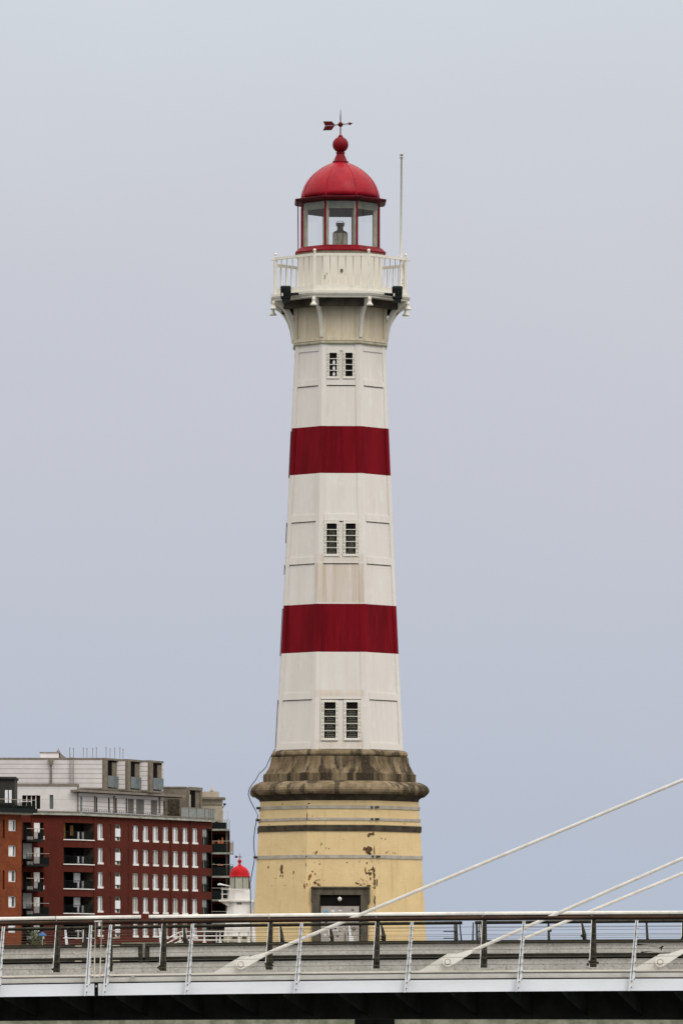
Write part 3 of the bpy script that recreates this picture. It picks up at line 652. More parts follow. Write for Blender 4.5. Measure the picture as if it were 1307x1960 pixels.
b = MB(); b.lathe(c2, pr2([(25, 1727), (30, 1726.5), (30, 1723.5), (25, 1723)]), 8, rad(22.5), False)
b.prism([P(422.5, 1724, SY - .5), P(423.5, 1726.8, SY - .5), P(434, 1733, SY - .5), P(440, 1735, SY - .5), P(440, 1724, SY - .5)], (0, 1, 0))
b.box(P(423, 0, SY).x, P(440, 0, SY).x, SY - .8, SY + .8, z2(1726.2), z2(1723.4)); b.build('gallery_floor', M['smallwhite'], SLH)
b = MB(); b.lathe(c2, pr2([(21, 1724), (21, 1703)]), 8, rad(22.5), False); b.build('drum_wall', M['smallwhite'], SLH)
b = MB()
for x in (425.7, 437.5): b.tube([P(x, 1698 if x < 430 else 1700, SY - .8), P(x, 1724, SY - .8)], .03, 6)
for y in (1702, 1711.5, 1721): b.tube([P(423.3, y, SY - .8), P(478, y, SY - .8)] if y == 1702 else [P(423.3, y, SY - .8), P(438, y, SY - .8)], .027, 6)
b.build('gallery_railing', M['smallwhite'], SLH)
b = MB(); b.tube([P(417, 1693.5, SY - .8), P(421, 1692.5, SY - .8), P(428, 1693.8, SY - .8), P(439.5, 1696, SY - .8)], [.05, .07, .045, .03], 8); b.tube([P(440.3, 1695, SY - .8), P(440.3, 1703, SY - .8)], .03, 6); b.build('fog_horn', M['smallwhite'], SLH)
b = MB(); b.lathe(c2, pr2([(19.5, 1703), (19.5, 1679)]), 8, rad(18), False); b.build('lantern_glass', M['palewall'], SLH)
for k in range(8):
    a = rad(18 + 45 * k); b = MB(); b.tube([(c2[0] + 19.8 / s2 * math.sin(a), SY - 19.8 / s2 * math.cos(a), z2(1703)), (c2[0] + 19.8 / s2 * math.sin(a), SY - 19.8 / s2 * math.cos(a), z2(1679))], .02, 6); b.build('glazing_bar', M['dark_red'], SLH)
b = MB(); b.lathe(c2, pr2([(19, 1703.4), (20.6, 1703.3), (20.6, 1702.2), (19, 1702)]), 8, rad(18), False); b.build('sill', M['dark_red'], SLH)
b = MB(); b.lathe(c2, pr2([(20.5, 1679), (20.5, 1677.8), (19.5, 1677), (19, 1674), (17.5, 1669), (15, 1664.5), (11.6, 1661), (8, 1658.8), (4.2, 1657.2), (2.6, 1655), (1.7, 1652.6), (2.4, 1652)]), 32); b.build('dome', M['smallred'], SLH)
b = MB(); b.sphere((c2[0], SY, z2(1649)), 3.8 / s2, 16); b.tube([(c2[0], SY, z2(1646)), (c2[0], SY, z2(1634.5))], [.03, .012], 6); b.build('finial', M['smallred'], SLH)
b = MB(); b.tube([P(452, 1640.2, SY), P(462.5, 1640.2, SY)], .014, 6); b.sphere(P(458.9, 1640, SY), .045, 8)
b.prism([P(449, 1638, SY), P(453.5, 1637.8, SY), P(455.5, 1640, SY), P(453.5, 1642.2, SY), P(449, 1642, SY), P(451, 1640, SY)], (0, .05, 0)); b.tube([P(461.5, 1640.2, SY), P(463.6, 1640.2, SY)], [.05, .005], 6)
b.build('weather_vane', M['dark_red'], SLH)
b = MB(); b.tube([P(479, 1724, SY - .7), P(479.5, 1804, SY - .7)], .03, 6); b.tube([P(484.8, 1727, SY - .6), P(483, 1804, SY - .6)], .05, 6); b.build('support_post', M['smallwhite'], SLH)

# white railing by the small lighthouse
QR = thing('quay_railing', P(400, 1804, SY - 3), 'low white tubular railing in front of the small lighthouse', 'railing')
for x in (345, 391.6, 421.5, 458, 476):
    b = MB(); b.tube([P(x, 1783, SY - 3), P(x, 1804, SY - 3)], .045, 8); b.tube([P(x, 1801, SY - 3), P(x, 1804, SY - 3)], [.06, .14], 8); b.build('post', M['smallwhite'], QR)
for y in (1783, 1791.5, 1799.5):
    b = MB(); b.tube([P(320, y + 14, SY - 3), P(345, y + 1, SY - 3), P(350, y, SY - 3), P(477, y, SY - 3)], .038, 8); b.build('rail', M['smallwhite'], QR)
for x in (414.6, 437):
    b = MB(); b.tube([P(x, 1783, SY - 3), P(x, 1804, SY - 3)], .03, 6); b.build('picket', M['smallwhite'], QR)

# ------------------------------------------------------------------ facades
class Fac:
    def __init__(s, p0, p1):   # world xy points left, right as seen from the camera
        s.a = Vector((p0[0], p0[1])); d = Vector((p1[0], p1[1])) - s.a; s.L = d.length; s.d = d / s.L
        s.n = Vector((s.d.y, -s.d.x))
        if s.n.y > 0: s.n = -s.n
    @classmethod
    def px(c, x0, Y0, x1, Y1, py=1650): a, b_ = P(x0, py, Y0), P(x1, py, Y1); return c(a.xy, b_.xy)
    def sx(s, px, py=1650):
        dx = (px - CX - ROLL * (HY - py)) / F    # X = dx*Y
        t = (dx * s.a.y - s.a.x) / (s.d.x - dx * s.d.y); return t
    def Yat(s, t): return s.a.y + s.d.y * t
    def pt(s, t, z, o=0): q = s.a + s.d * t + s.n * o; return Vector((q.x, q.y, z))
    def z(s, px, py): return P(px, py, s.Yat(s.sx(px, py))).z
    def box(s, b, t0, t1, z0, z1, o0, o1, mi=0):
        b.hexa([s.pt(t0, z0, o1), s.pt(t1, z0, o1), s.pt(t1, z0, o0), s.pt(t0, z0, o0), s.pt(t0, z1, o1), s.pt(t1, z1, o1), s.pt(t1, z1, o0), s.pt(t0, z1, o0)], mi)
    def wall(s, b, t0, t1, z0, z1, holes, depth=.35, mi=0, skip=()):
        ts = sorted({t0, t1} | {min(max(h[0], t0), t1) for h in holes} | {min(max(h[1], t0), t1) for h in holes})
        zs = sorted({z0, z1} | {h[2] for h in holes} | {h[3] for h in holes})
        for i in range(len(ts) - 1):
            for j in range(len(zs) - 1):
                tm, zm = (ts[i] + ts[i + 1]) / 2, (zs[j] + zs[j + 1]) / 2
                if any(h[0] < tm < h[1] and h[2] < zm < h[3] for h in holes): continue
                b.add([s.pt(ts[i], zs[j]), s.pt(ts[i + 1], zs[j]), s.pt(ts[i + 1], zs[j + 1]), s.pt(ts[i], zs[j + 1])], [(0, 1, 2, 3)], mi)
        for h in holes:
            d = h[4] if len(h) > 4 else depth
            A, B = [s.pt(h[0], h[2]), s.pt(h[1], h[2]), s.pt(h[1], h[3]), s.pt(h[0], h[3])], [s.pt(h[0], h[2], -d), s.pt(h[1], h[2], -d), s.pt(h[1], h[3], -d), s.pt(h[0], h[3], -d)]
            for q in range(4):
                if (q == 1 and h[1] >= t1 - 1e-6) or (q == 3 and h[0] <= t0 + 1e-6): continue
                r = (q + 1) % 4; b.add([A[q], A[r], B[r], B[q]], [(0, 1, 2, 3)], mi if d < 1 else 1)  # deep recesses: reveals coloured dark to paint the shade inside
# ---- red brick building
RB = thing('apartment_building', P(152, 1940, 760).xy.to_3d() + Vector((0, 0, GZ)), 'large dark red brick apartment building with white penthouse storeys and rows of tall windows', 'building')
F1 = Fac.px(42, 756, 152, 760); F2 = Fac.px(152, 760, 405, 784.5)
ZT = ZP(1562, 760)
def z0_(py): return ZP(py, 760)           # rows given at the corner
rowtop0, rowbot0, pitch = 1576, 1607.5, 46.4
holes1, holes2 = [], []
def windows(fac, t0, t1, z0, z1, parent, style='tall'):
    b = MB(); e = .09
    b_ = b
    fac.box(b, t0, t0 + e, z0, z1, -.30, -.16); fac.box(b, t1 - e, t1, z0, z1, -.30, -.16); fac.box(b, t0 + e, t1 - e, z1 - .08, z1, -.30, -.16)
    fac.box(b, t0 + e, t1 - e, z0, z0 + .08, -.30, -.16)
    if style == 'tall':
        fac.box(b, t0 + .02, t1 - .02, z0, z0 + .24, -.15, .03)
        w = b.build('window', M['wframe'], parent)
        b = MB(); L = t1 - t0
        fac.box(b, t0 + e, t1 - e, z0 + .08, z1 - .08, -.34, -.30); g = b.build('pane', M['wglass'], w)
        b = MB(); fac.box(b, t0 + L * .42, t0 + L * .72, z0 + .1, z1 - .05, -.295, -.2)
        fac.box(b, t0 + e, t0 + L * random.uniform(.2, .34), z0 + .1, z1 - .08 - random.choice([0, 0, .5, .9]), -.295, -.22); b.build('curtain', M[random.choice(['curtain', 'curtain', 'curtain', 'greycurtain'])], w)
    elif style == 'panel':
        w = b.build('window', M['cream'], parent)
        b = MB(); fac.box(b, t0 + e, t1 - e, z0 + .08, z1 - .08, -.34, -.30); b.build('pane', M['wglass'], w)
        b = MB(); H = z1 - z0; fac.box(b, t0 + e, t1 - e, z0 + H * .26, z0 + H * .76, -.29, -.05)
        fac.box(b, t0 + e, t0 + (t1 - t0) * .5, z0 + .1, z0 + H * .2, -.29, -.2); b.build('blind_or_daylight', M['curtain'], w)
    elif style == 'slit':
        w = b.build('window', M['cream'], parent)
    elif style == 'square':
        w = b.build('window', M['wframe'], parent)
        b = MB(); fac.box(b, t0 + e, t1 - e, z0 + .08, z1 - .08, -.34, -.30); b.build('pane', M['wglass'], w)
        b = MB(); L = t1 - t0; fac.box(b, t0 + L * .1, t0 + L * random.choice([.6, .75, .9]), z0 + .1, z1 - .1, -.29, -.24); b.build('curtain', M['curtain'], w)
    return w
todo = []
for r in range(5):
    zt_r, zb_r = z0_(rowtop0 + pitch * r), z0_(rowbot0 + pitch * r)
    for cxp in (260.4, 279.6, 298.7, 317.7, 336.6, 354.9, 373.7):
        t0, t1 = F2.sx(cxp - 5.6), F2.sx(cxp + 5.6); holes2.append((t0, t1, zb_r, zt_r)); todo.append((F2, t0, t1, zb_r, zt_r, 'tall'))
    t0, t1 = F2.sx(187.3), F2.sx(198.6); holes2.append((t0, t1, zb_r, zt_r)); todo.append((F2, t0, t1, zb_r, zt_r, 'tall'))
    t0, t1 = F2.sx(221), F2.sx(232.4); holes2.append((t0, t1, zb_r, zt_r)); todo.append((F2, t0, t1, zb_r, zt_r, 'panel'))
    for cxp in (211.5, 245.5):
        t0, t1 = F2.sx(cxp - 1.1), F2.sx(cxp + 1.1); holes2.append((t0, t1, zb_r, zt_r)); todo.append((F2, t0, t1, zb_r, zt_r, 'slit'))
    # corner loggia spans both fronts
    zl0, zl1 = z0_(1608 + 47.0 * r), z0_(1576 + 47.0 * r)
    holes1.append((F1.sx(122.5), F1.L, zl0, zl1, 1.5)); holes2.append((0, F2.sx(180), zl0, zl1, 1.5))
    # bay at the right end
    holes2.append((F2.sx(387.5), F2.L, zb_r, zt_r, .6))
    # left wing window
    t0, t1 = F1.sx(65.3), F1.sx(84); a_, c_ = z0_(1608 + 47.3 * r), z0_(1577 + 47.3 * r)
    holes1.append((t0, t1, a_, c_)); holes1.append((F1.sx(45), F1.sx(60), a_ - .2, c_))
b = MB(); F1.wall(b, 0, F1.L, GZ, ZT, holes1); F2.wall(b, 0, F2.L, GZ, ZT, holes2)
bk = [F1.pt(0, 0), F1.pt(0, 0, -13), Vector((F2.pt(F2.L, 0).x, 798, 0)), F2.pt(F2.L, 0, -.0)]
for q in range(3):
    a_, c_ = bk[q], bk[q + 1]; b.add([(a_.x, a_.y, GZ), (c_.x, c_.y, GZ), (c_.x, c_.y, ZT), (a_.x, a_.y, ZT)], [(0, 1, 2, 3)])
WB = b.build('brick_wall', [M['brick'], M['ledge']], RB)
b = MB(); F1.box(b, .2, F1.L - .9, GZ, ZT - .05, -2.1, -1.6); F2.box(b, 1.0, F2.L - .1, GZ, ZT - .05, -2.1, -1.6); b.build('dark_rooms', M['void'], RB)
b = MB()
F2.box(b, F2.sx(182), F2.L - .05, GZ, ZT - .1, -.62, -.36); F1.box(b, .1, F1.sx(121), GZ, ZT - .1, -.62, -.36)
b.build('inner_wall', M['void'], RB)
for a_ in todo: windows(*a_[:5], RB, a_[5])
random.seed(5)
for r in range(5):
    a_, c_ = z0_(1608 + 47.3 * r), z0_(1577 + 47.3 * r); t0, t1, tm = F1.sx(65.3), F1.sx(84), F1.sx(77)
    b = MB(); F1.box(b, t0 + .05, tm, a_ + .02, c_ - .02, -.3, -.05)
    if r % 2 == 0: F1.box(b, tm, t1 + .08, a_ - .1, a_ + .35, -.25, .08)
    b.build('window_panel', M['wframe'], RB)
    if r in (1, 3): b = MB(); F1.box(b, F1.sx(42.5), F1.sx(59), a_ + .55, c_ + .45, -.2, .35); b.build('glass_screen', M['greyglass_light'], RB)
    wide = 84 if r % 2 else 73.5
    zs = z0_(1614 + 47.3 * r); zr = z0_(1589 + 47.3 * r)
    b = MB(); F1.box(b, -.1, F1.sx(wide), zs, zs + .22, 0.01, 1.5); BL = b.build('balcony', M['dark'], RB)
    b = MB(); F1.box(b, -.1, F1.sx(wide), zr - .05, zr, 1.4, 1.48, 1)
    n = 26 if r % 2 else 18; x1_ = F1.sx(wide)
    for i in range(n + 1): t = -.1 + (x1_ + .05) * i / n; F1.box(b, t - .02, t + .02, zs + .22, zr - .05 - (.35 if i % 4 else 0), 1.41, 1.46)
    F1.box(b, F1.sx(wide - 11), x1_, zs + .25, zr - .5, 1.36, 1.40)
    b.build('balcony_railing', [M['dark'], M['strap']], BL)
    b = MB()
    for tpx in (46.5, 52.5): t = F1.sx(tpx); F1.box(b, t - .18, t + .16, zs + .23, zs + .6, .9, 1.2)
    b.build('flower_pot', M['wframe'], BL)
    # loggia content
    zl0, zl1 = z0_(1608 + 47.0 * r), z0_(1576 + 47.0 * r); H = zl1 - zl0
    b = MB(); F1.box(b, F1.sx(121.5), F1.L + .1, zl0 - .09, zl0 + .02, -.3, .12); F2.box(b, 0.12, F2.sx(180.5), zl0 - .09, zl0 + .02, -.3, .12); LG = b.build('loggia_sill', M['wframe'], RB)
    b = MB(); F1.box(b, F1.sx(123), F1.L, zl0 + .95, zl0 + 1.0, -.1, -.05); F2.box(b, .05, F2.sx(179.5), zl0 + .95, zl0 + 1.0, -.1, -.05)
    for i in range(14): t = F1.sx(123) + (F1.L - F1.sx(123)) * i / 14; F1.box(b, t, t + .03, zl0 + .03, zl0 + .95, -.1, -.07)
    for i in range(26): t = F2.sx(180) * (i + .5) / 26; F2.box(b, t, t + .03, zl0 + .03, zl0 + .95, -.1, -.07)
    b.build('loggia_railing', M['dark'], LG)
    b = MB()
    if r == 0: F1.box(b, F1.sx(127.5), F1.sx(132.5), zl0 + .1, zl1 - .05, -1.0, -.9, 1); b.build('loggia_curtain', [M['curtain'], M['yellowcloth']], LG); b = MB(); F1.box(b, F1.sx(143), F1.sx(149), zl0 + .5, zl1 - .3, -1.2, -1.1, 1)
    if r in (2, 3): F2.box(b, F2.sx(158), F2.sx(170), zl0 + H * .38, zl1 - .08, -1.3, -1.2)
    for px_ in (161.5, 170): F2.box(b, F2.sx(px_ - 1.2), F2.sx(px_ + 1.4), zl0 + .1, zl0 + .95, -.9, -.8)
    b.build('loggia_curtain', [M['curtain'], M['yellowcloth']], LG)
    zt_r, zb_r = z0_(rowtop0 + pitch * r), z0_(rowbot0 + pitch * r)
    b = MB(); F2.box(b, F2.sx(387.8), F2.sx(398), zb_r + .02, zt_r - .02, -.3, -.2); F2.box(b, F2.sx(389), F2.sx(391), zb_r, zb_r + .9, -.19, -.1, 1); F2.box(b, F2.sx(394), F2.sx(397.5), zb_r, zb_r + .9, -.19, -.1, 1); F2.box(b, F2.sx(387.5), F2.sx(400), zb_r + .95, zb_r + 1.0, -.1, 0, 1)
    b.build('bay_window', [M['greyglass_light'], M['dark']], RB)
# brick downpipe / pilaster lines
b = MB()
for px_ in (180.5, 327, 364): F2.box(b, F2.sx(px_) - .06, F2.sx(px_) + .06, GZ, ZT, .01, .10)
F1.box(b, F1.sx(61), F1.sx(61.8), z0_(1600), ZT, .01, .12); b.build('downpipe', M['brick'], RB)
# cornice
b = MB(); zc0, zc1 = ZT, ZP(1554.5, 760)
F1.box(b, F1.sx(58), F1.L + .3, zc0, zc0 + .16, -.6, .45); F2.box(b, -.05, F2.L + .2, zc0, zc0 + .16, -.6, .45)
F1.box(b, F1.sx(58), F1.L + .3, zc0 + .161, zc1 - .12, -.6, .25); F2.box(b, .05, F2.L, zc0 + .161, zc1 - .12, -.6, .25)
F1.box(b, F1.sx(60), F1.L, zc1 - .119, zc1, -.6, .35, 1); F2.box(b, .05, F2.L, zc1 - .119, zc1, -.6, .35, 1)
b.build('cornice', [M['cornice_grey'], M['coping']], RB)
b = MB(); b.prism([F1.pt(.3, ZT + .05), F1.pt(F1.L, ZT + .05), F2.pt(F2.L - .1, ZT + .05), Vector((F2.pt(F2.L, 0).x - .1, 797, ZT + .05)), F1.pt(.3, ZT + .05, -12)], (0, 0, .1)); b.build('roof', M['coping'], RB)
# level A
def P2(px, Y): return P(px, 1530, Y).xy
zA0, zA1, = zc1, ZP(1506, 761)
b = MB()
def slab(pts, z0, z1, mi=0): b.prism([Vector((p[0], p[1], z0)) for p in pts], (0, 0, z1 - z0), mi)
FA = Fac(P2(27, 761), P2(150, 761))
hA = [(FA.sx(43), FA.sx(77.5), ZP(1549.5, 761), ZP(1523.5, 761)), (FA.sx(95.5), FA.sx(102.5), ZP(1549.5, 761), ZP(1522.5, 761)),]
FA.wall(b, 0, FA.L, zA0, zA1, hA)
FS = Fac(P2(150, 761), P2(152.5, 764)); FS.wall(b, 0, FS.L, zA0, zA1, [])
b.build('lower_penthouse_wall', M['siding_plain'], RB)
b = MB(); FA.box(b, 0, FA.L + .05, zA1, zA1 + .3, -2, .075); FA.box(b, FA.L - .1, FA.L + .08, zA0, zA1 - .001, -.02, .05); b.build('parapet', M['coping'], RB)
b = MB()
FA.box(b, FA.sx(43), FA.sx(77.5), ZP(1549.5, 761), ZP(1523.5, 761), -.34, -.3, 1)
for px_ in (51.5, 60.5, 69): FA.box(b, FA.sx(px_ - .7), FA.sx(px_ + .7), ZP(1549.4, 761), ZP(1523.6, 761), -.29, -.2)
FA.box(b, FA.sx(41.5), FA.sx(60), ZP(1536, 761), ZP(1535, 761), -.18, .3)
b.build('window', [M['wframe'], M['void']], RB)
b = MB(); FA.box(b, FA.sx(95.5), FA.sx(102.5), ZP(1549.5, 761), ZP(1522.5, 761), -.34, -.26); b.build('window', M['greyglass'], RB)
# level A right part, set back under an eave
FB = Fac(F2.pt(.6, 0, -.75).xy, F2.pt(F2.sx(323), 0, -.75).xy); zB0, zB1 = zA0 + .1, ZP(1517, 760)
b = MB(); FB.wall(b, 0, FB.L, zB0, zB1, []); b.build('lower_penthouse_wall', M['siding'], RB)
def eq(py, px): # height of a row seen at column px on F2
    return P(px, py, F2.Yat(F2.sx(px))).z
for (x0, x1, m, ya, yb) in ((154, 157.5, 'greyglass', 1524, 1552), (183, 186, 'dark', 1525, 1553), (207.5, 209.8, 'dark', 1526, 1554), (221, 223.3, 'dark', 1527, 1555), (241, 243, 'dark', 1528, 1556), (245, 255.8, 'greyglass', 1528.5, 1556), (261, 275.5, 'greyglass', 1529, 1557), (289, 300.5, 'greyglass', 1531, 1558), (313, 315, 'dark', 1532, 1558)):
    t0, t1 = FB.sx(x0), FB.sx(x1); b = MB(); FB.box(b, t0, t1, eq(yb, x0), eq(ya, x0), -.1, .04)
    w = b.build('window', M[m], RB)
    if x1 - x0 > 8:
        b = MB(); n = 7
        for i in range(n): t = t0 + (t1 - t0) * (i + .5) / n; FB.box(b, t - .03, t + .03, eq(yb, x0), eq(ya, x0), .045, .09)
        b.build('bar', M['coping'], w)
b = MB()
for px_ in (181, 218, 304.5): t = FB.sx(px_); FB.box(b, t - .07, t + .07, eq(1556, px_), eq(1523, px_), .05, .2)
b.build('downpipe', M['coping'], RB)
b = MB()
F2.box(b, -.1, F2.sx(352), ZP(1516.5, 760), ZP(1512, 760), -1.2, .2); F2.box(b, -.1, F2.sx(352), ZP(1517.6, 760), ZP(1516.6, 760), -1.2, -.2, 1)
b.build('eaves', [M['coping'], M['dark']], RB)
# terrace railings in front of level A
b = MB()
zr = zA0 + .35
F2.box(b, .3, F2.sx(323), zr, zr + .04, .1, .14)
for i in range(40): t = .4 + (F2.sx(322) - .4) * i / 40; F2.box(b, t, t + .04, zA0, zr, .1, .14)
b.build('terrace_rail', M['coping'], RB)
# upper storey: long white box and three saw-tooth bays
zU0, zU1 = ZP(1511, 765), ZP(1452.5, 765)
pts = [P2(-60, 765), P2(196, 765), P2(223, 768.5), P2(240, 768.5), P2(266.5, 772), P2(283, 772), P2(309, 775.5), (P2(309, 775.5)[0], 784), (P2(-60, 765)[0], 784)]
b = MB(); slab(pts, zU0, zU1); b.build('upper_penthouse_wall', M['siding'], RB)
b = MB()
segs = [Fac(pts[0], pts[1]), Fac(pts[1], pts[2]), Fac(pts[2], pts[3]), Fac(pts[3], pts[4]), Fac(pts[4], pts[5]), Fac(pts[5], pts[6])]
for i, fc in enumerate(segs):
    fc.box(b, 0.02, fc.L - .02, zU1 - .16, zU1 + .06, -.4, .05)
    fc.box(b, 0.02, fc.L - .02, zU0 - .05, zU0 + .10, -.4, .05)
b.build('coping', M['coping'], RB)
for i in (1, 3, 5):
    fc = segs[i]; L = fc.L; z0b, z1b = zU0 + .1, zU1 - .16
    b = MB()
    fc.box(b, 0.0, L * .24, z0b, z1b, -.3, .30); fc.box(b, L * .975, L, z0b, z1b, -.3, .075); fc.box(b, 0, L, z1b + .001, zU1 + .07, -.3, .32); fc.box(b, 0, L, zU0 - .15, z0b - .001, -.3, .32)
    bay = b.build('bay', M['concrete'], RB)
    b = MB(); fc.box(b, L * .24, L * .975, z0b, z1b - .05, .01, .03); b.build('opening', M['void'], bay)
    b = MB(); fc.box(b, L * .66, L * .97, z0b, z1b - .25, .035, .1); b.build('side_wall', M['concrete'], bay)
    b = MB(); fc.box(b, L * .245, L * .30, z0b, z1b - .3, .035, .075); b.build('pane', M['greyglass_light'], bay)
    b = MB(); fc.box(b, L * .24, L * .98, z0b + .15, z0b + 1.55, .31, .36); b.build('balustrade', M['greyglass'], bay)
# things on the roof
b = MB(); q0, q1 = P2(78, 772), P2(113, 772); b.box(q0[0], q1[0], 772, 778, zU1, ZP(1442.5, 772)); b.box(q0[0] - .1, q1[0] + .1, 771.9, 778, ZP(1442.5, 772) + .001, ZP(1440.5, 772), 1)
q2 = P2(134, 772)[0]; b.prism([(q1[0] + .1, 772.5, zU1), (q2, 772.5, zU1), (q1[0] + .1, 772.5, ZP(1441.5, 772))], (0, 4, 0), 1)
b.lathe((P2(111.5, 772)[0], 773), [(.25, ZP(1441, 772)), (.2, ZP(1438, 772)), (.06, ZP(1436, 772)), (.05, ZP(1433, 772))], 10, mi=1)
b.build('roof_hatch', [M['siding_plain'], M['coping']], RB)
random.seed(3)
for px_ in (134, 141, 160, 167, 178, 185, 203.5, 211, 220, 230, 236):
    b = MB(); x_ = P2(px_, 776)[0]; tp = ZP(1431 + random.uniform(0, 3), 776); b.tube([(x_, 776, zU1), (x_, 776, tp)], .035, 5); b.box(x_ - .06, x_ + .06, 775.95, 776.05, tp - .12, tp); b.build('antenna', M['coping'], RB)
fc = segs[0]
b = MB(); t = fc.sx(98); fc.box(b, t - .13, t + .13, ZP(1503, 765), zU1 - .8, .06, .22); b.prism([fc.pt(t - .25, zU1 - .6, .075), fc.pt(t + .25, zU1 - .6, .075), fc.pt(t + .35, zU1 - .16, .075), fc.pt(t - .35, zU1 - .16, .075)], (0, -.3, 0)); b.prism([fc.pt(t - .13, zU1 - .8, .075), fc.pt(t + .13, zU1 - .8, .075), fc.pt(t + .25, zU1 - .605, .075), fc.pt(t - .25, zU1 - .605, .075)], (0, -.3, 0)); b.build('downpipe', M['coping'], RB)
b = MB(); ta, tb = fc.sx(134.5), fc.sx(141)
for t in (ta, tb): fc.box(b, t - .03, t + .03, ZP(1503, 765), zU1 + .6, .2, .26)
for i in range(12): z_ = ZP(1500, 765) + i * .28; fc.box(b, ta, tb, z_, z_ + .03, .2, .24)
b.build('ladder', M['coping'], RB)
# concrete box at the right end with glass terrace
zC0, zC1 = ZP(1556, 785), ZP(1507.5, 783)
pc = [P2(308, 783), P2(357, 783), P2(383, 787), (P2(383, 787)[0], 793), (P2(308, 783)[0], 793)]
b = MB(); slab(pc, zA0 + .05, zC1); 
fc = Fac(pc[1], pc[2]); fl = Fac(pc[0], pc[1])
b.build('end_pavilion', M['concrete'], RB)
b = MB(); fc.box(b, 0, fc.L * .10, zC0, zC1, .01, .3); fc.box(b, fc.L * .9, fc.L, zC0, zC1, .01, .3); fc.box(b, 0, fc.L, zC1 - .3, zC1 + .08, .302, .36); fl.box(b, 0, fl.L, zC1 - .1, zC1 + .08, -.3, .08); bay = b.build('bay', M['concrete'], RB)
b = MB(); fc.box(b, fc.L * .10, fc.L * .9, zA0 + .1, zC1 - .31, .012, .04); b.build('opening', M['void'], bay)
b = MB(); fc.box(b, fc.L * .62, fc.L * .9, zA0 + .1, zC1 - .4, .045, .1); b.build('side_wall', M['concrete'], bay)
b = MB(); fc.box(b, fc.L * .10, fc.L * .25, zA0 + .1, zC1 - .9, .045, .1); b.build('pane', M['wframe'], bay)
b = MB(); fl.box(b, fl.L * .28, fl.L * .74, zA0 + .1, ZP(1530, 783), .01, .05); b.build('opening', M['ledge'], bay)
b = MB(); F2.box(b, F2.sx(343), F2.L + .35, eq(1568, 350), eq(1546.5, 350), .25, .30); b.add([], []); GBo = b.build('terrace_balustrade', M['greyglass_light'], RB)
b = MB(); F2.box(b, F2.sx(343), F2.L + .4, eq(1546.4, 350), eq(1545, 350), .22, .33)
for px_ in (343, 358, 373, 388, 396, 400, 404): t = F2.sx(px_); F2.box(b, t - .04, t + .04, eq(1568, 350), eq(1546.5, 350), .301, .35)
b.build('balustrade_frame', M['coping'], GBo)

# ---- orange brick building at the far left
OB = thing('apartment_building', P(20, 1940, 735).xy.to_3d() + Vector((0, 0, GZ)), 'orange brick apartment building cut off by the left edge of the photo, dark rooftop storey', 'building')
FO = Fac.px(-70, 728, 42, 735); zO = ZP(1561, 735)
holes = []; todo = []
for r in range(5):
    a_, c_ = ZP(1592.5 + 48.6 * r, 735), ZP(1571 + 48.6 * r, 735)
    for x0, x1 in ((17, 32), (-40, -26)): holes.append((FO.sx(x0), FO.sx(x1), a_, c_)); todo.append((FO.sx(x0), FO.sx(x1), a_, c_))
    if r % 2 == 0:
        holes.append((FO.sx(6), FO.sx(10), ZP(1607 + 48.6 * r, 735), c_))
    holes.append((FO.sx(-10), FO.sx(2.2), a_, c_)); todo.append((FO.sx(-10), FO.sx(2.2), a_, c_))
b = MB(); FO.wall(b, 0, FO.L, GZ, zO, holes)
q = FO.pt(FO.L, 0); qb = q.x * 756.5 / q.y; b.add([(q.x, q.y, GZ), (qb, 756.5, GZ), (qb, 756.5, zO), (q.x, q.y, zO)], [(0, 1, 2, 3)]); b.build('brick_wall', M['brick_orange'], OB)
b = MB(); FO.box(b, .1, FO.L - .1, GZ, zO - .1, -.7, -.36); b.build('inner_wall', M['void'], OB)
for a_ in todo: windows(FO, *a_, OB, 'square')
b = MB(); FO.box(b, 0, FO.L + 1.0, zO, zO + .22, -3, .9, 1); FO.box(b, 0, FO.L + 1.3, zO + .221, zO + .7, -3, 1.3); b.build('roof_edge', [M['dark'], M['strap']], OB)
b = MB(); z1_ = ZP(1491, 738); FD = Fac.px(-70, 740, 29, 740, 1530); FD.box(b, 0, FD.L, zO + .7, z1_, -6, 0); FD.box(b, 0, FD.L + .15, z1_ + .001, z1_ + .25, -6, .3); b.build('rooftop_storey', mat('dark_cladding', (.035, .033, .028), (.02, .02, .018), scale=1, rough=.7), OB)
for x0 in (10, 17.5):
    b = MB(); FD.box(b, FD.sx(x0), FD.sx(x0 + 5.6), ZP(1538, 740), ZP(1513.5, 740), .01, .05); b.build('window', M['curtain'], OB)
b = MB(); zr0_, zr1_ = zO + .7, ZP(1533, 736); FO.box(b, 0, FO.L + 1.2, zr1_ - .06, zr1_, 1.15, 1.22, 1)
for i in range(64): t = (FO.L + 1.2) * i / 64; FO.box(b, t, t + .045, zr0_, zr1_ - .06 - (0 if i % 8 == 0 else .35), 1.15, 1.2)
FO.box(b, FO.L - 2.2, FO.L + 1.2, zr0_, zr1_ - .7, 1.0, 1.1); FO.box(b, 0, FO.L - 2.4, zr0_, zr1_ - .6, .9, 1.0)
b.build('roof_railing', [M['dark'], M['strap']], OB)

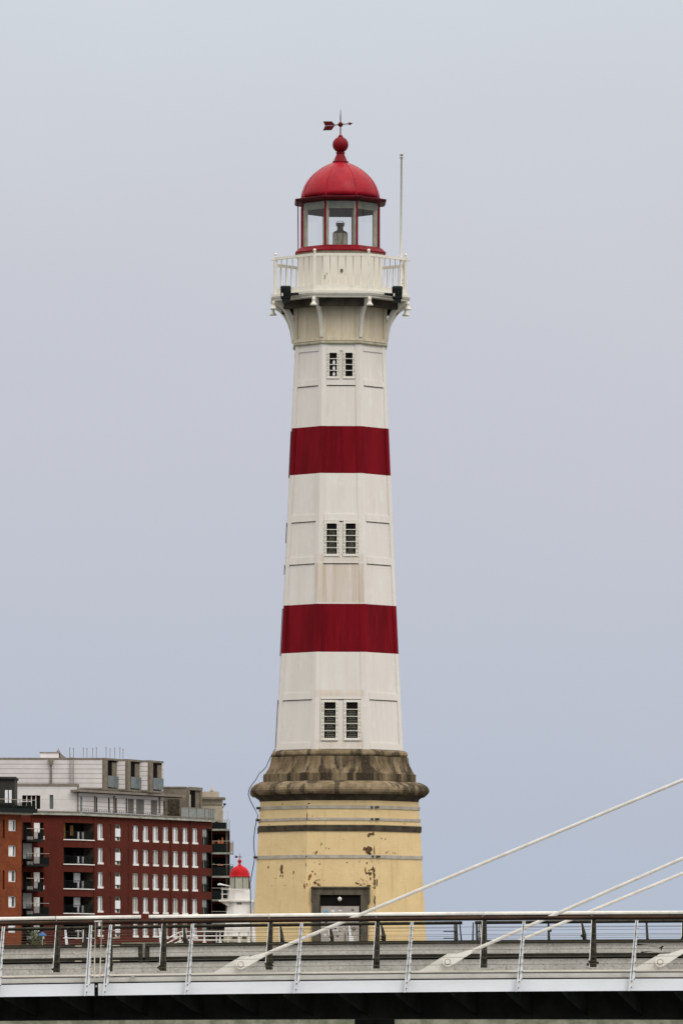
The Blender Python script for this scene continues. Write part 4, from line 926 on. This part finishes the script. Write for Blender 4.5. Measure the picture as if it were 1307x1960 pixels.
# ---- building with balconies behind, right of the brick block
TB = thing('apartment_building', P(420, 1940, 790).xy.to_3d() + Vector((0, 0, GZ)), 'pale topped building with dark balconies between the red brick block and the small lighthouse', 'building')
FT = Fac.px(380, 790, 440, 790); ZTb = ZP(1590, 790)
b = MB(); holes = []
for r in range(6): holes.append((FT.sx(398), FT.sx(438.5), ZP(1634 + 44.6 * r, 790), ZP(1597 + 44.6 * r, 790), 1.4))
FT.wall(b, 0, FT.L, GZ, ZTb, holes); q = FT.pt(FT.L, 0); qb = q.x * 806 / q.y; b.add([(q.x, q.y, GZ), (qb, 806, GZ), (qb, 806, ZTb), (q.x, q.y, ZTb)], [(0, 1, 2, 3)]); b.build('brick_wall', [M['brick'], M['ledge']], TB)
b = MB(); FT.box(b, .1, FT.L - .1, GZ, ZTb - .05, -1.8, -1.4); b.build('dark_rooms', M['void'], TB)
for r in range(5):
    zs = ZP(1588.5 + 45 * r, 788); xr = 440 if r == 0 else (447.5 if r < 3 else 440); zr = zs + (1.55 if r else 1.25)
    b = MB(); FT.box(b, FT.sx(398), FT.sx(xr), zs - .12, zs + .1, -.2, 2.0); BL = b.build('balcony', M['cornice_grey'], TB)
    b = MB(); FT.box(b, FT.sx(402 if r == 0 else 398), FT.sx(xr), zr - .06, zr, 1.9, 1.96, 1)
    x0_, x1_ = FT.sx(402 if r == 0 else 398), FT.sx(xr)
    for i in range(9): t = x0_ + (x1_ - x0_ - .05) * i / 8; FT.box(b, t, t + .05, zs + .1, zr - .06, 1.9, 1.95)
    b.build('balcony_railing', [M['dark'], M['strap']], BL)
    b = MB(); FT.box(b, FT.sx(404), FT.sx(434), zs + .1, zr - .35, 1.82, 1.86); b.build('balcony_screen', M['dark'], BL)
    if r: b = MB(); FT.box(b, FT.sx(432.5), FT.sx(436), zs + .1, zs + 2.8, .3, .5); b.build('column', M['concrete'], BL)
    if r in (1, 2): b = MB(); FT.box(b, FT.sx(441), FT.sx(446.5), zs + .2, zr - .2, 1.3, 1.4); b.build('side_screen', M['peach'] if r == 1 else M['greyglass'], BL)
# orange and green cloths on two balconies
def rag(x0, x1, y0, y1, m, seed):
    random.seed(seed); b = MB(); base = P(x0, y1, 788.6); n = 9; top = []
    poly = [P(x0, y1, 788.6), P(x1, y1, 788.6)] + [P(x1 + (x0 - x1) * i / n, y0 + (y1 - y0) * random.uniform(0, .75), 788.6) for i in range(n + 1)]
    b.prism(poly, (0, .08, 0)); return b.build('cloth', m, TB)
rag(400.5, 412, 1608, 1617, M['orange'], 1); rag(416, 430, 1602, 1618, M['orange'], 2); rag(401, 411, 1650, 1655, M['green'], 3); rag(417, 427, 1652, 1657, M['orange'], 5)
b = MB(); FT.box(b, FT.sx(383), FT.sx(425.5), ZTb + .1, ZP(1531, 792), -4, -1)
FT.box(b, FT.sx(383), FT.sx(430.5), ZP(1531, 792) + .001, ZP(1527, 792), -4.4, -.5, 1); FT.box(b, FT.sx(383), FT.sx(418), ZP(1527, 792) + .002, ZP(1516, 792), -4, -1.2); FT.box(b, FT.sx(383), FT.sx(425.5), ZP(1541.5, 792), ZP(1540.5, 792), -1, -.9, 1)
q = FT.pt(FT.sx(405), 0, -1.6); b.lathe((q.x, q.y), [(.25, ZP(1516, 792)), (.2, ZP(1511, 792)), (.08, ZP(1510.5, 792)), (.1, ZP(1508, 792)), (.02, ZP(1506.5, 792))], 10)
b.build('penthouse', [M['peach'], M['coping']], TB)
b = MB(); q = lambda x, y: P(x, y, 790)
b.tube([q(427, 1585), q(427, 1552.5), q(437, 1552.5), q(437, 1585)], .035, 6); b.build('terrace_frame', M['strap'], TB)
b = MB(); b.tube([q(426, 1547), q(429, 1543), q(430.5, 1540.5)], .05, 6); b.sphere(q(430.3, 1539.5), .16, 8); b.build('wall_light', M['dark'], TB)
b = MB(); b.sphere(P(414.5, 1578, 789.3), .42, 10, sz=.9); b.build('planter', M['dark'], TB)

# ---- blue parasol and shrub low in front of the brick block
PA = thing('parasol', P(86, 1812, 700), 'blue parasol open in front of the red brick building, seen between the bridge rails', 'parasol')
b = MB(); c = P(82, 1790, 700); b.lathe((c.x, c.y), [(.46, c.z - .05), (.45, c.z), (.34, c.z + .16), (.15, c.z + .30), (.02, c.z + .38)], 12, smooth=False); b.build('canopy', M['blue'], PA)
b = MB(); b.tube([(c.x, c.y, GZ), (c.x, c.y, c.z + .36)], .04, 8); b.build('pole', M['wframe'], PA)
SH = thing('shrub', P(68, 1812, 705), 'bare leafy shrub beside the blue parasol in front of the brick building', 'plant')
random.seed(9); b = MB(); c = P(68, 1795, 705)
for _ in range(220):
    p = c + Vector((random.gauss(0, .45), random.gauss(0, .3), random.uniform(-2.5, .75))); a = random.uniform(0, 6.28); s_ = random.uniform(.08, .16)
    d1 = Vector((math.cos(a), .3, math.sin(a))) * s_; d2 = Vector((-math.sin(a), .2, math.cos(a))) * s_ * .5; b.add([p - d1, p + d2, p + d1, p - d2], [(0, 1, 2, 3)])
b.build('foliage', M['leaf'], SH)
b = MB()
for i in range(6): b.tube([(c.x, c.y, GZ), (c.x + random.gauss(0, .15), c.y, c.z - 1.5), (c.x + random.gauss(0, .5), c.y, c.z + .5)], [.06, .04, .015], 5)
b.build('stem', M['lampmetal'], SH)

# ------------------------------------------------------------------ bridge
BX0, BX1 = -32.0, 32.0
def camber(X):
    x = CX + X * F / 121.0; return -(13 * (1 - x / 1700.0) ** 2 - .7) * 121.0 / F + ROLL * X
def bz(py, Y, X, tilt=0.0): return EYE + (HY - py) * Y / F + camber(X) + tilt * (X - 6.5) * Y / F / 13.0
def xp(px, Y): return (px - CX) * Y / F - ROLL * 0
def strip(b, Y0, Y1, pt, pb, X0=BX0, X1=BX1, tilt=0, mi=0, step=1.0, Yr=None):
    n = max(1, int((X1 - X0) / step)); Yr = Yr or Y0
    for e in range(n):
        xa, xb = X0 + (X1 - X0) * e / n, X0 + (X1 - X0) * (e + 1) / n
        za0, zb0, za1, zb1 = bz(pb, Yr, xa, tilt), bz(pb, Yr, xb, tilt), bz(pt, Yr, xa, tilt), bz(pt, Yr, xb, tilt)
        V = [(xa, Y0, za0), (xb, Y0, zb0), (xb, Y1, zb0), (xa, Y1, za0), (xa, Y0, za1), (xb, Y0, zb1), (xb, Y1, zb1), (xa, Y1, za1)]
        fs = [(3, 2, 1, 0), (4, 5, 6, 7), (0, 1, 5, 4), (2, 3, 7, 6)]
        if e == 0: fs.append((3, 0, 4, 7))
        if e == n - 1: fs.append((1, 2, 6, 5))
        b.add(V, fs, mi)
def railpts(py, Y, X0, X1, tilt=0, step=1.0):
    n = max(1, int(abs(X1 - X0) / step)); return [(X0 + (X1 - X0) * i / n, Y, bz(py, Y, X0 + (X1 - X0) * i / n, tilt)) for i in range(n + 1)]
BR = thing('bridge', (0, 127, 2.9), 'cable stayed bridge deck with a white steel edge and dark girders crossing the foreground', 'bridge')
YN = 121.0
gapx0, gapx1 = xp(181, YN), xp(188.5, YN)
for (a_, c_) in ((BX0, gapx0), (gapx1, BX1)):
    b = MB(); strip(b, YN, YN + .1, 1873, 1896, a_, c_); strip(b, YN + .1, YN + .6, 1894, 1896, a_, c_, Yr=YN)
    b.build('edge_plate', M['fascia'], BR)
b = MB(); strip(b, YN + .12, YN + .3, 1861, 1870.5); b.build('kerb', M['kerb'], BR)
b = MB(); strip(b, YN + .08, YN + .14, 1870.5, 1873); b.build('shadow_joint', M['void'], BR)  # black strip paints the joint together with its shadow
b = MB(); strip(b, YN + .115, YN + .3, 1859.6, 1861); b.build('shadow_joint', M['void'], BR)
b = MB(); strip(b, 123.7, 124.9, 1855.5, 1861.5); b.build('bearing_ledge', M['kerb'], BR)
b = MB(); strip(b, YN + .61, 134.5, 1880, 1893, Yr=YN); b.build('deck', M['kerb'], BR)
b = MB(); q = xp(255, YN + .1); z_ = bz(1870, YN, q); b.box(q - .035, q + .03, YN + .0, YN + .119, z_, z_ + .11); b.build('joint_block', M['beam'], BR)
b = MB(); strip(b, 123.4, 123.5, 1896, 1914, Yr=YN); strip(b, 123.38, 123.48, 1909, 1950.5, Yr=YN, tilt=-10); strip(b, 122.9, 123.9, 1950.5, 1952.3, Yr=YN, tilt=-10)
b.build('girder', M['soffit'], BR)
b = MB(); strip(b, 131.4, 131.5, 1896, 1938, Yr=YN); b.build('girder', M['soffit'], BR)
x = BX0 + .4
while x < BX1:
    b = MB(); zt_, zb_ = bz(1896.5, YN, x), bz(1945, YN, x, -10)
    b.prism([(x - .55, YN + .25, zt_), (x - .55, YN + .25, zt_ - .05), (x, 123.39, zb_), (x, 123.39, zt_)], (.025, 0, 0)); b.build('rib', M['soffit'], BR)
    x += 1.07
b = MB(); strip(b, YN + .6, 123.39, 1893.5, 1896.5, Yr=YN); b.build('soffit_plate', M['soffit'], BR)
q = xp(184.5, YN); z_ = bz(1880, YN, q); b = MB(); b.box(gapx0 + .001, gapx1 - .001, YN + .06, YN + .3, bz(1896, YN, q), bz(1873, YN, q)); b.box(q - .012, q + .02, YN + .02, YN + .05, z_, z_ + .04, 1); b.build('expansion_joint', [M['void'], M['cream']], BR)
x0, x1 = xp(680, 124), xp(755, 124); b = MB(); b.box(x0, x1, 123.9, 130, -1, bz(1947, YN, 0)); b.build('pier', M['soffit'], BR)

# guard rail between walkway and roadway
GR = thing('guard_rail', (0, 125.4, bz(1860, 125, 0)), 'grey steel double beam guard rail running along the bridge roadway', 'guard rail')
YG = 125.3; g0, g1 = xp(269.5, YG), xp(282, YG)
for (a_, c_) in ((BX0, g0), (g1, BX1)):
    b = MB(); strip(b, YG, YG + .06, 1804.5, 1823.5, a_, c_); b.build('upper_beam', M['beam'], GR)
    b = MB(); strip(b, YG - .06, YG + .1, 1797.5, 1803.9, a_, c_, Yr=YG); strip(b, YG + .0, YG + .05, 1803.9, 1804.4, a_, c_, Yr=YG); b.build('cap_rail', M['capdark'], GR)
b = MB(); strip(b, YG + .1, YG + .13, 1824, 1834, Yr=YG); b.build('slot', M['capdark'], GR)
b = MB(); strip(b, YG + .02, YG + .09, 1834, 1858, Yr=YG); b.build('lower_beam', M['beam'], GR)
b = MB()
for (a_, c_) in ((BX0, g0 - .02), (g1 + .02, BX1)): strip(b, YG - .03, YG + .09, 1823.5, 1831, a_, c_, Yr=YG)
b.build('dark_band', M['capdark'], GR)  # dark band along the lower edge of the upper beam
b = MB()
for q in (g0, g1): b.box(q - .045, q + .045, YG - .02, YG + .08, bz(1833, YG, q), bz(1797.8, YG, q))
b.build('end_plate', M['darkpost'], GR)
b = MB(); b.box(g0 + .05, g1 - .05, YG + .1, YG + .14, bz(1828, YG, g0), bz(1806, YG, g0)); b.build('joint_panel', M['kerb'], GR)
b = MB()
def stroke(pts, w):
    for i in range(len(pts) - 1):
        p, q = P(*pts[i], YG - .004), P(*pts[i + 1], YG - .004); d = (q - p).normalized(); n = Vector((-d.z, 0, d.x)) * w[i] / 2; n2 = Vector((-d.z, 0, d.x)) * w[i + 1] / 2
        b.add([p - n, q - n2, q + n2, p + n], [(0, 1, 2, 3)])
stroke([(1218, 1807), (1222, 1808.3), (1230, 1808.5), (1240, 1808.6)], [.03, .03, .012, .004]); stroke([(1226, 1823), (1229, 1822.5), (1238, 1821.3), (1248, 1821)], [.03, .022, .01, .004])
stroke([(1260, 1814.5), (1264, 1814), (1268, 1811), (1269, 1810.5)], [.01, .035, .03, .01]); stroke([(1264, 1813.5), (1265, 1819.5)], [.035, .012]); stroke([(1264, 1815), (1269, 1815.5)], [.025, .008]); stroke([(1242, 1811.5), (1248, 1811.3), (1258, 1813)], [.006, .008, .005])
b.build('graffiti', M['graffiti'], GR)

# outer railing: pale leaning posts, brown handrail, wires
OR = thing('railing', (0, 120.9, bz(1871, 121, 0)), 'nearest bridge railing with pale leaning steel posts, thin wires and a wet brown handrail', 'railing', 'bridge railings')
YO = 120.86; ga, gb = xp(180.5, YO), xp(196, YO)
for (a_, c_) in ((BX0, ga), (gb, BX1)):
    b = MB(); b.tube(railpts(1755.6, YO + .04, a_, c_), .036, 12); b.build('handrail', M['wood'], OR)
    b = MB(); strip(b, YO + .0, YO + .07, 1757.6, 1759.8, a_, c_, Yr=YO); b.build('underside_shade', M['void'], OR)  # black strip paints the shaded underside of the brown handrail
b = MB(); b.tube(railpts(1754, YO + .04, ga, gb), .012, 8); b.build('joint_bar', M['whiterail'], OR)
def P3(px, py, Y): return P(px, py, Y)
def outer_post(bx, tx, yt=None):
    # dx offset measured in photograph pixels along a leaning axis
    X0 = xp(bx, YO); zb_ = bz(1896.5, YO, X0); zt_ = bz(1759.5, YO, X0); H = zt_ - zb_; lean = (tx - bx) / 100.0
    def q(f, o): return Vector((X0 + lean * f + o, YO - .0 - .0, zb_ + H * f))
    b = MB(); th = (0, .05, 0)
    b.prism([q(.17, .000), q(.17, .030), q(.99, .022), q(.99, .004)], th)
    b.prism([q(.17, .044), q(.17, .095), q(.99, .060), q(.99, .036)], th)
    b.prism([q(0.0, 0), q(0, .015), q(.10, .075), q(.17, .095), q(.17, 0.0)], th)
    po = b.build('post', M['steelpost'], OR)
    b = MB(); p = [q(.172, .0305), q(.172, .0435), q(.985, .0355), q(.985, .0225)]; b.prism([v + Vector((0, .03, 0)) for v in p], (0, .015, 0))
    for f in (.055, .14): c = q(f, .045); b.tube([c, c - Vector((0, .02, 0))], .012, 8)
    for i in range(7):
        f = .98 - (i + .9) * .118; c = q(f, .088 - .03 * f); b.tube([c + Vector((-.004, -.008, 0)), c + Vector((.018, -.008, 0))], .007, 6)
    b.build('post_slot', M['dark'], po)
for bx, tx in ((-206, -193), (-9, 4), (161.5, 171), (196.5, 209), (353, 365.5), (561.5, 574), (772.5, 785), (986.5, 999), (1202, 1214.5), (1418, 1430), (1634, 1646), (-400, -387)) + tuple((1634 + 214 * i, 1646 + 214 * i) for i in range(1, 6)) + tuple((-400 - 208 * i, -387 - 208 * i) for i in range(1, 6)):
    outer_post(bx, tx)
for i in range(7):
    for (a_, c_) in ((BX0, xp(166, YO)), (xp(204, YO), BX1)):
        b = MB(); b.tube(railpts(1772 + 14.45 * i, YO - .02, a_, c_, step=2.1), .0042, 6); b.build('wire', M['wire'], OR)
b = MB()
for i in range(7):
    py = 1772 + 14.45 * i
    for (xa, xb) in ((144, 157), (216, 230)): b.tube([(xp(xa, YO), YO - .03, bz(py, YO, xp(xa, YO))), (xp(xb, YO), YO - .03, bz(py, YO, xp(xb, YO)))], .010, 6)
    b.tube([(xp(174, YO), YO - .03, bz(py, YO, xp(174, YO))), (xp(181, YO), YO - .03, bz(py, YO, xp(181, YO)))], .008, 6)
    b.tube([(xp(191, YO), YO - .03, bz(py, YO, xp(191, YO))), (xp(200, YO), YO - .03, bz(py, YO, xp(200, YO)))], .008, 6)
b.build('turnbuckle', M['wire_light'], OR)
b = MB()
for (xa, xb) in ((181, 183), (191.5, 195.5)): b.tube([(xp(xa, YO), YO - .03, bz(1861, YO, xp(xa, YO))), (xp(xb, YO), YO - .03, bz(1754, YO, xp(xb, YO)))], .011, 6)
b.build('end_rod', M['wire_light'], OR)

def inner_railing(name, label, Y, pyw, gaps, posts, pybot, tilt, joints, hw=.037):
    R_ = thing(name, (0, Y, bz(pybot, Y, 0)), label, 'railing', 'bridge railings')
    edges = [BX0] + [xp(g, Y) for gp in gaps for g in gp] + [BX1]
    for i in range(0, len(edges), 2):
        a_, c_ = edges[i], edges[i + 1]; js = [xp(j, Y) for j in joints if a_ < xp(j, Y) < c_]; e = [a_] + js + [c_]
        for j in range(len(e) - 1):
            b = MB(); b.tube(railpts(pyw, Y, e[j] + (.006 if j else 0), e[j + 1] - .006, tilt), hw, 12); b.build('handrail', M['whiterail'] if Y < 130 else M['darkpost'], R_)
        b = MB(); strip(b, Y - .028, Y + .03, pyw + (3.1 if Y < 130 else 1.6), pyw + (5.4 if Y < 130 else 4.2), a_, c_, tilt); b.build('rail_shade', M['void'], R_)  # black strip paints the shadow along the bottom of the handrail
    for (tp, bt, w) in posts:
        Xt, Xb = xp(tp, Y), xp(bt, Y); zt_, zb_ = bz(pyw + 4.5, Y, Xt, tilt), bz(pybot, Y, Xb); th = (0, .07, 0)
        b = MB(); yy = Y - .03
        b.prism([(Xb - w, yy, zb_), (Xb - w + .013, yy, zb_), (Xt - w * .55 + .011, yy, zt_), (Xt - w * .55, yy, zt_)], th)
        po = b.build('post', M['steelpost'], R_); b = MB()
        b.prism([(Xb - w + .014, yy + .012, zb_), (Xb + w, yy + .012, zb_), (Xb + w, yy + .012, zb_ + .2), (Xt + w * .6, yy + .012, zt_), (Xt - w * .55 + .012, yy + .012, zt_)], (0, .05, 0)); b.prism([(Xb + w * .1, yy + .004, zb_), (Xb + w * .22, yy + .004, zb_), (Xt + w * .1, yy + .004, zt_), (Xt, yy + .004, zt_)], (0, .007, 0), 1)
        b.build('post_web', [M['darkpost'], M['void']], po)
        b = MB(); random.seed(abs(int(tp)))
        for _ in range(7): b.sphere((Xb + random.uniform(-w * 1.3, w * 1.3), yy - .01, zb_ + random.uniform(.02, .20)), random.uniform(.015, .03), 7)
        b.build('bolt', M['capdark'], po)
    return R_
inner_railing('railing', 'middle bridge railing with pale metal handrail on dark bolted posts behind the cables', 124.5, 1746.8, [(270.5, 285)],
              [(-94, -97, .075), (112, 108, .075), (314.5, 311.5, .075), (518, 514, .075), (722.5, 719, .075), (926, 924.5, .075), (1135, 1133.5, .075), (1340, 1338, .075), (1545, 1543, .075), (1750, 1748, .075), (1955, 1953, .075), (2160, 2158, .075), (-300, -303, .075), (-505, -508, .075), (-710, -713, .075), (214, 212.5, .035)], 1850.5, 0, [-100, 107, 515, 925, 1330])
far = inner_railing('railing', 'farther dark bridge railing with a gap in its handrail right of the lighthouse', 133.0, 1762.2, [(884, 908)],
              [(-26, -26, .045), (162, 162, .045), (351.5, 353.5, .045), (536, 539, .045), (630, 635, .04), (729, 734, .045), (920, 924, .045), (1112, 1117, .045), (1305, 1306, .045), (1500, 1502, .045)], 1806, 3.5, [], hw=.024)
for i, py in enumerate((1773.5, 1778.5, 1789.5, 1794)):
    for (a_, c_) in ((BX0, xp(873, 133)), (xp(911, 133), BX1)):
        b = MB(); b.tube(railpts(py, 133.05, a_, c_, 2, step=2.1), .0045, 6); b.build('wire', M['wire'], far)
fo = thing('railing', (0, 136, bz(1806, 136, 0)), 'farthest thin bridge railing of narrow posts seen beyond the roadway', 'railing', 'bridge railings')
for t_, b_ in ((125, 129), (305, 309), (485, 488), (668, 671), (872.5, 874), (869, 870), (879, 883), (911.5, 913), (905, 904), (917, 918), (1048.5, 1050), (1236, 1238.5), (1424, 1427)):
    Xt, Xb = xp(t_, 136), xp(b_, 136); w = .018 if t_ in (869, 879, 905, 917) else .03; zt_, zb_ = bz(1763, 136, Xt, 3.5), bz(1806, 136, Xb)
    b = MB(); b.prism([(Xb - w, 136, zb_), (Xb + w, 136, zb_), (Xt + w * .7, 136, zt_), (Xt - w * .7, 136, zt_)], (0, .05, 0)); b.build('post', M['darkpost'] if t_ > 850 else M['steelpost'], fo)
b = MB(); b.tube(railpts(1763, 136, BX0, xp(884, 136), 3.5), .022, 8); b.tube(railpts(1763, 136, xp(908, 136), BX1, 3.5), .022, 8); b.build('handrail', M['darkpost'], fo)
b = MB()
for py in (1780.5, 1793.5):
    b.tube([(xp(848, 136), 135.9, bz(py, 136, 1.7)), (xp(874, 136), 135.9, bz(py, 136, 1.7))], .012, 6); b.tube([(xp(911, 136), 135.9, bz(py, 136, 1.7)), (xp(920, 136), 135.9, bz(py, 136, 1.7))], .012, 6)
b.build('turnbuckle', M['darkpost'], fo)
q = P(1052, 1780, 135.8); b = MB(); b.box(q.x - .03, q.x + .03, 135.7, 135.9, q.z - .04, q.z + .04); b.build('junction_box', M['dark'], fo)
# far edge beam below the far railings (hides the ground beyond the deck)
b = MB(); strip(b, 133.4, 133.6, 1806, 1868, Yr=133); b.build('far_edge_beam', M['beam'], BR)

# stay cables
def stay(px, py, Y, slope, label, plate=True, r=.034, x_end=4000, start=None):
    root = thing('stay_cable', P(px, py, Y), label, 'cable', 'stay cables of the bridge')
    X1 = x_end; sx_, sy_ = (px, py) if start is None else start
    fx, fy = sx_ + 44, sy_ - 44 * slope
    b = MB(); b.tube([P(fx, fy, Y), P(X1, sy_ - (X1 - sx_) * slope, Y)], r, 12); b.build('cable', M['cable'], root)
    if plate:
        dirv = (P(px + 10, py - 10 * slope, Y) - P(px, py, Y)).normalized(); nrm = Vector((-dirv.z, 0, dirv.x))
        c = P(px, py, Y)
        b = MB(); poly = []
        for i in range(9):
            a = math.pi / 2 + math.pi * i / 8; poly.append(c + dirv * math.cos(a) * .095 + nrm * math.sin(a) * .095)
        far_ = P(fx, fy, Y)
        poly += [c + dirv * .12 - nrm * .088, far_ - nrm * .036 + dirv * .02, far_ + nrm * .036 + dirv * .02, c + dirv * .12 + nrm * .088]
        poly = [v + Vector((0, -.09, 0)) for v in poly]
        b.prism(poly, (0, .18, 0)); b.build('fork', M['plate'], root)
        b = MB(); b.tube([c + Vector((0, -.12, 0)), c + Vector((0, .12, 0))], .045, 16); b.build('pin', M['plate'], root)
        b = MB(); z_ = lambda x_, y_: P(x_, y_, Y)
        yb_ = P(px, py, Y)
        zbot = bz(1857, Y, c.x)
        b.prism([Vector((c.x - .56, Y, zbot)), Vector((c.x + .12, Y, zbot)), Vector((c.x + .12, Y, c.z + .02)), Vector((c.x + .16, Y, c.z + .17)), Vector((c.x + .0, Y, c.z + .16))], (0, .04, 0))
        b.build('anchor_plate', M['anchor'], root)
        b = MB(); b.tube([c + Vector((0, -.092, 0)), c + Vector((0, -.094, 0))], .062, 20); b.build('washer', M['strap'], root)
stay(461, 1846, 123.3, .4175, 'long pale stay cable crossing in front of the lighthouse door and base')
stay(856, 1841, 123.3, .440, 'pale stay cable anchored right of the lighthouse, upper of the parallel pair')
stay(1262, 1841.5, 123.3, .475, 'short length of pale stay cable anchored at the bottom right corner of the photo')
stay(985, 1803, 132.3, .4130, 'thinner stay cable farther back, lower of the two parallel cables at right', plate=False, r=.033, start=(925, 1828.8))

# ------------------------------------------------------------------ checks
print('objects', len(bpy.data.objects))
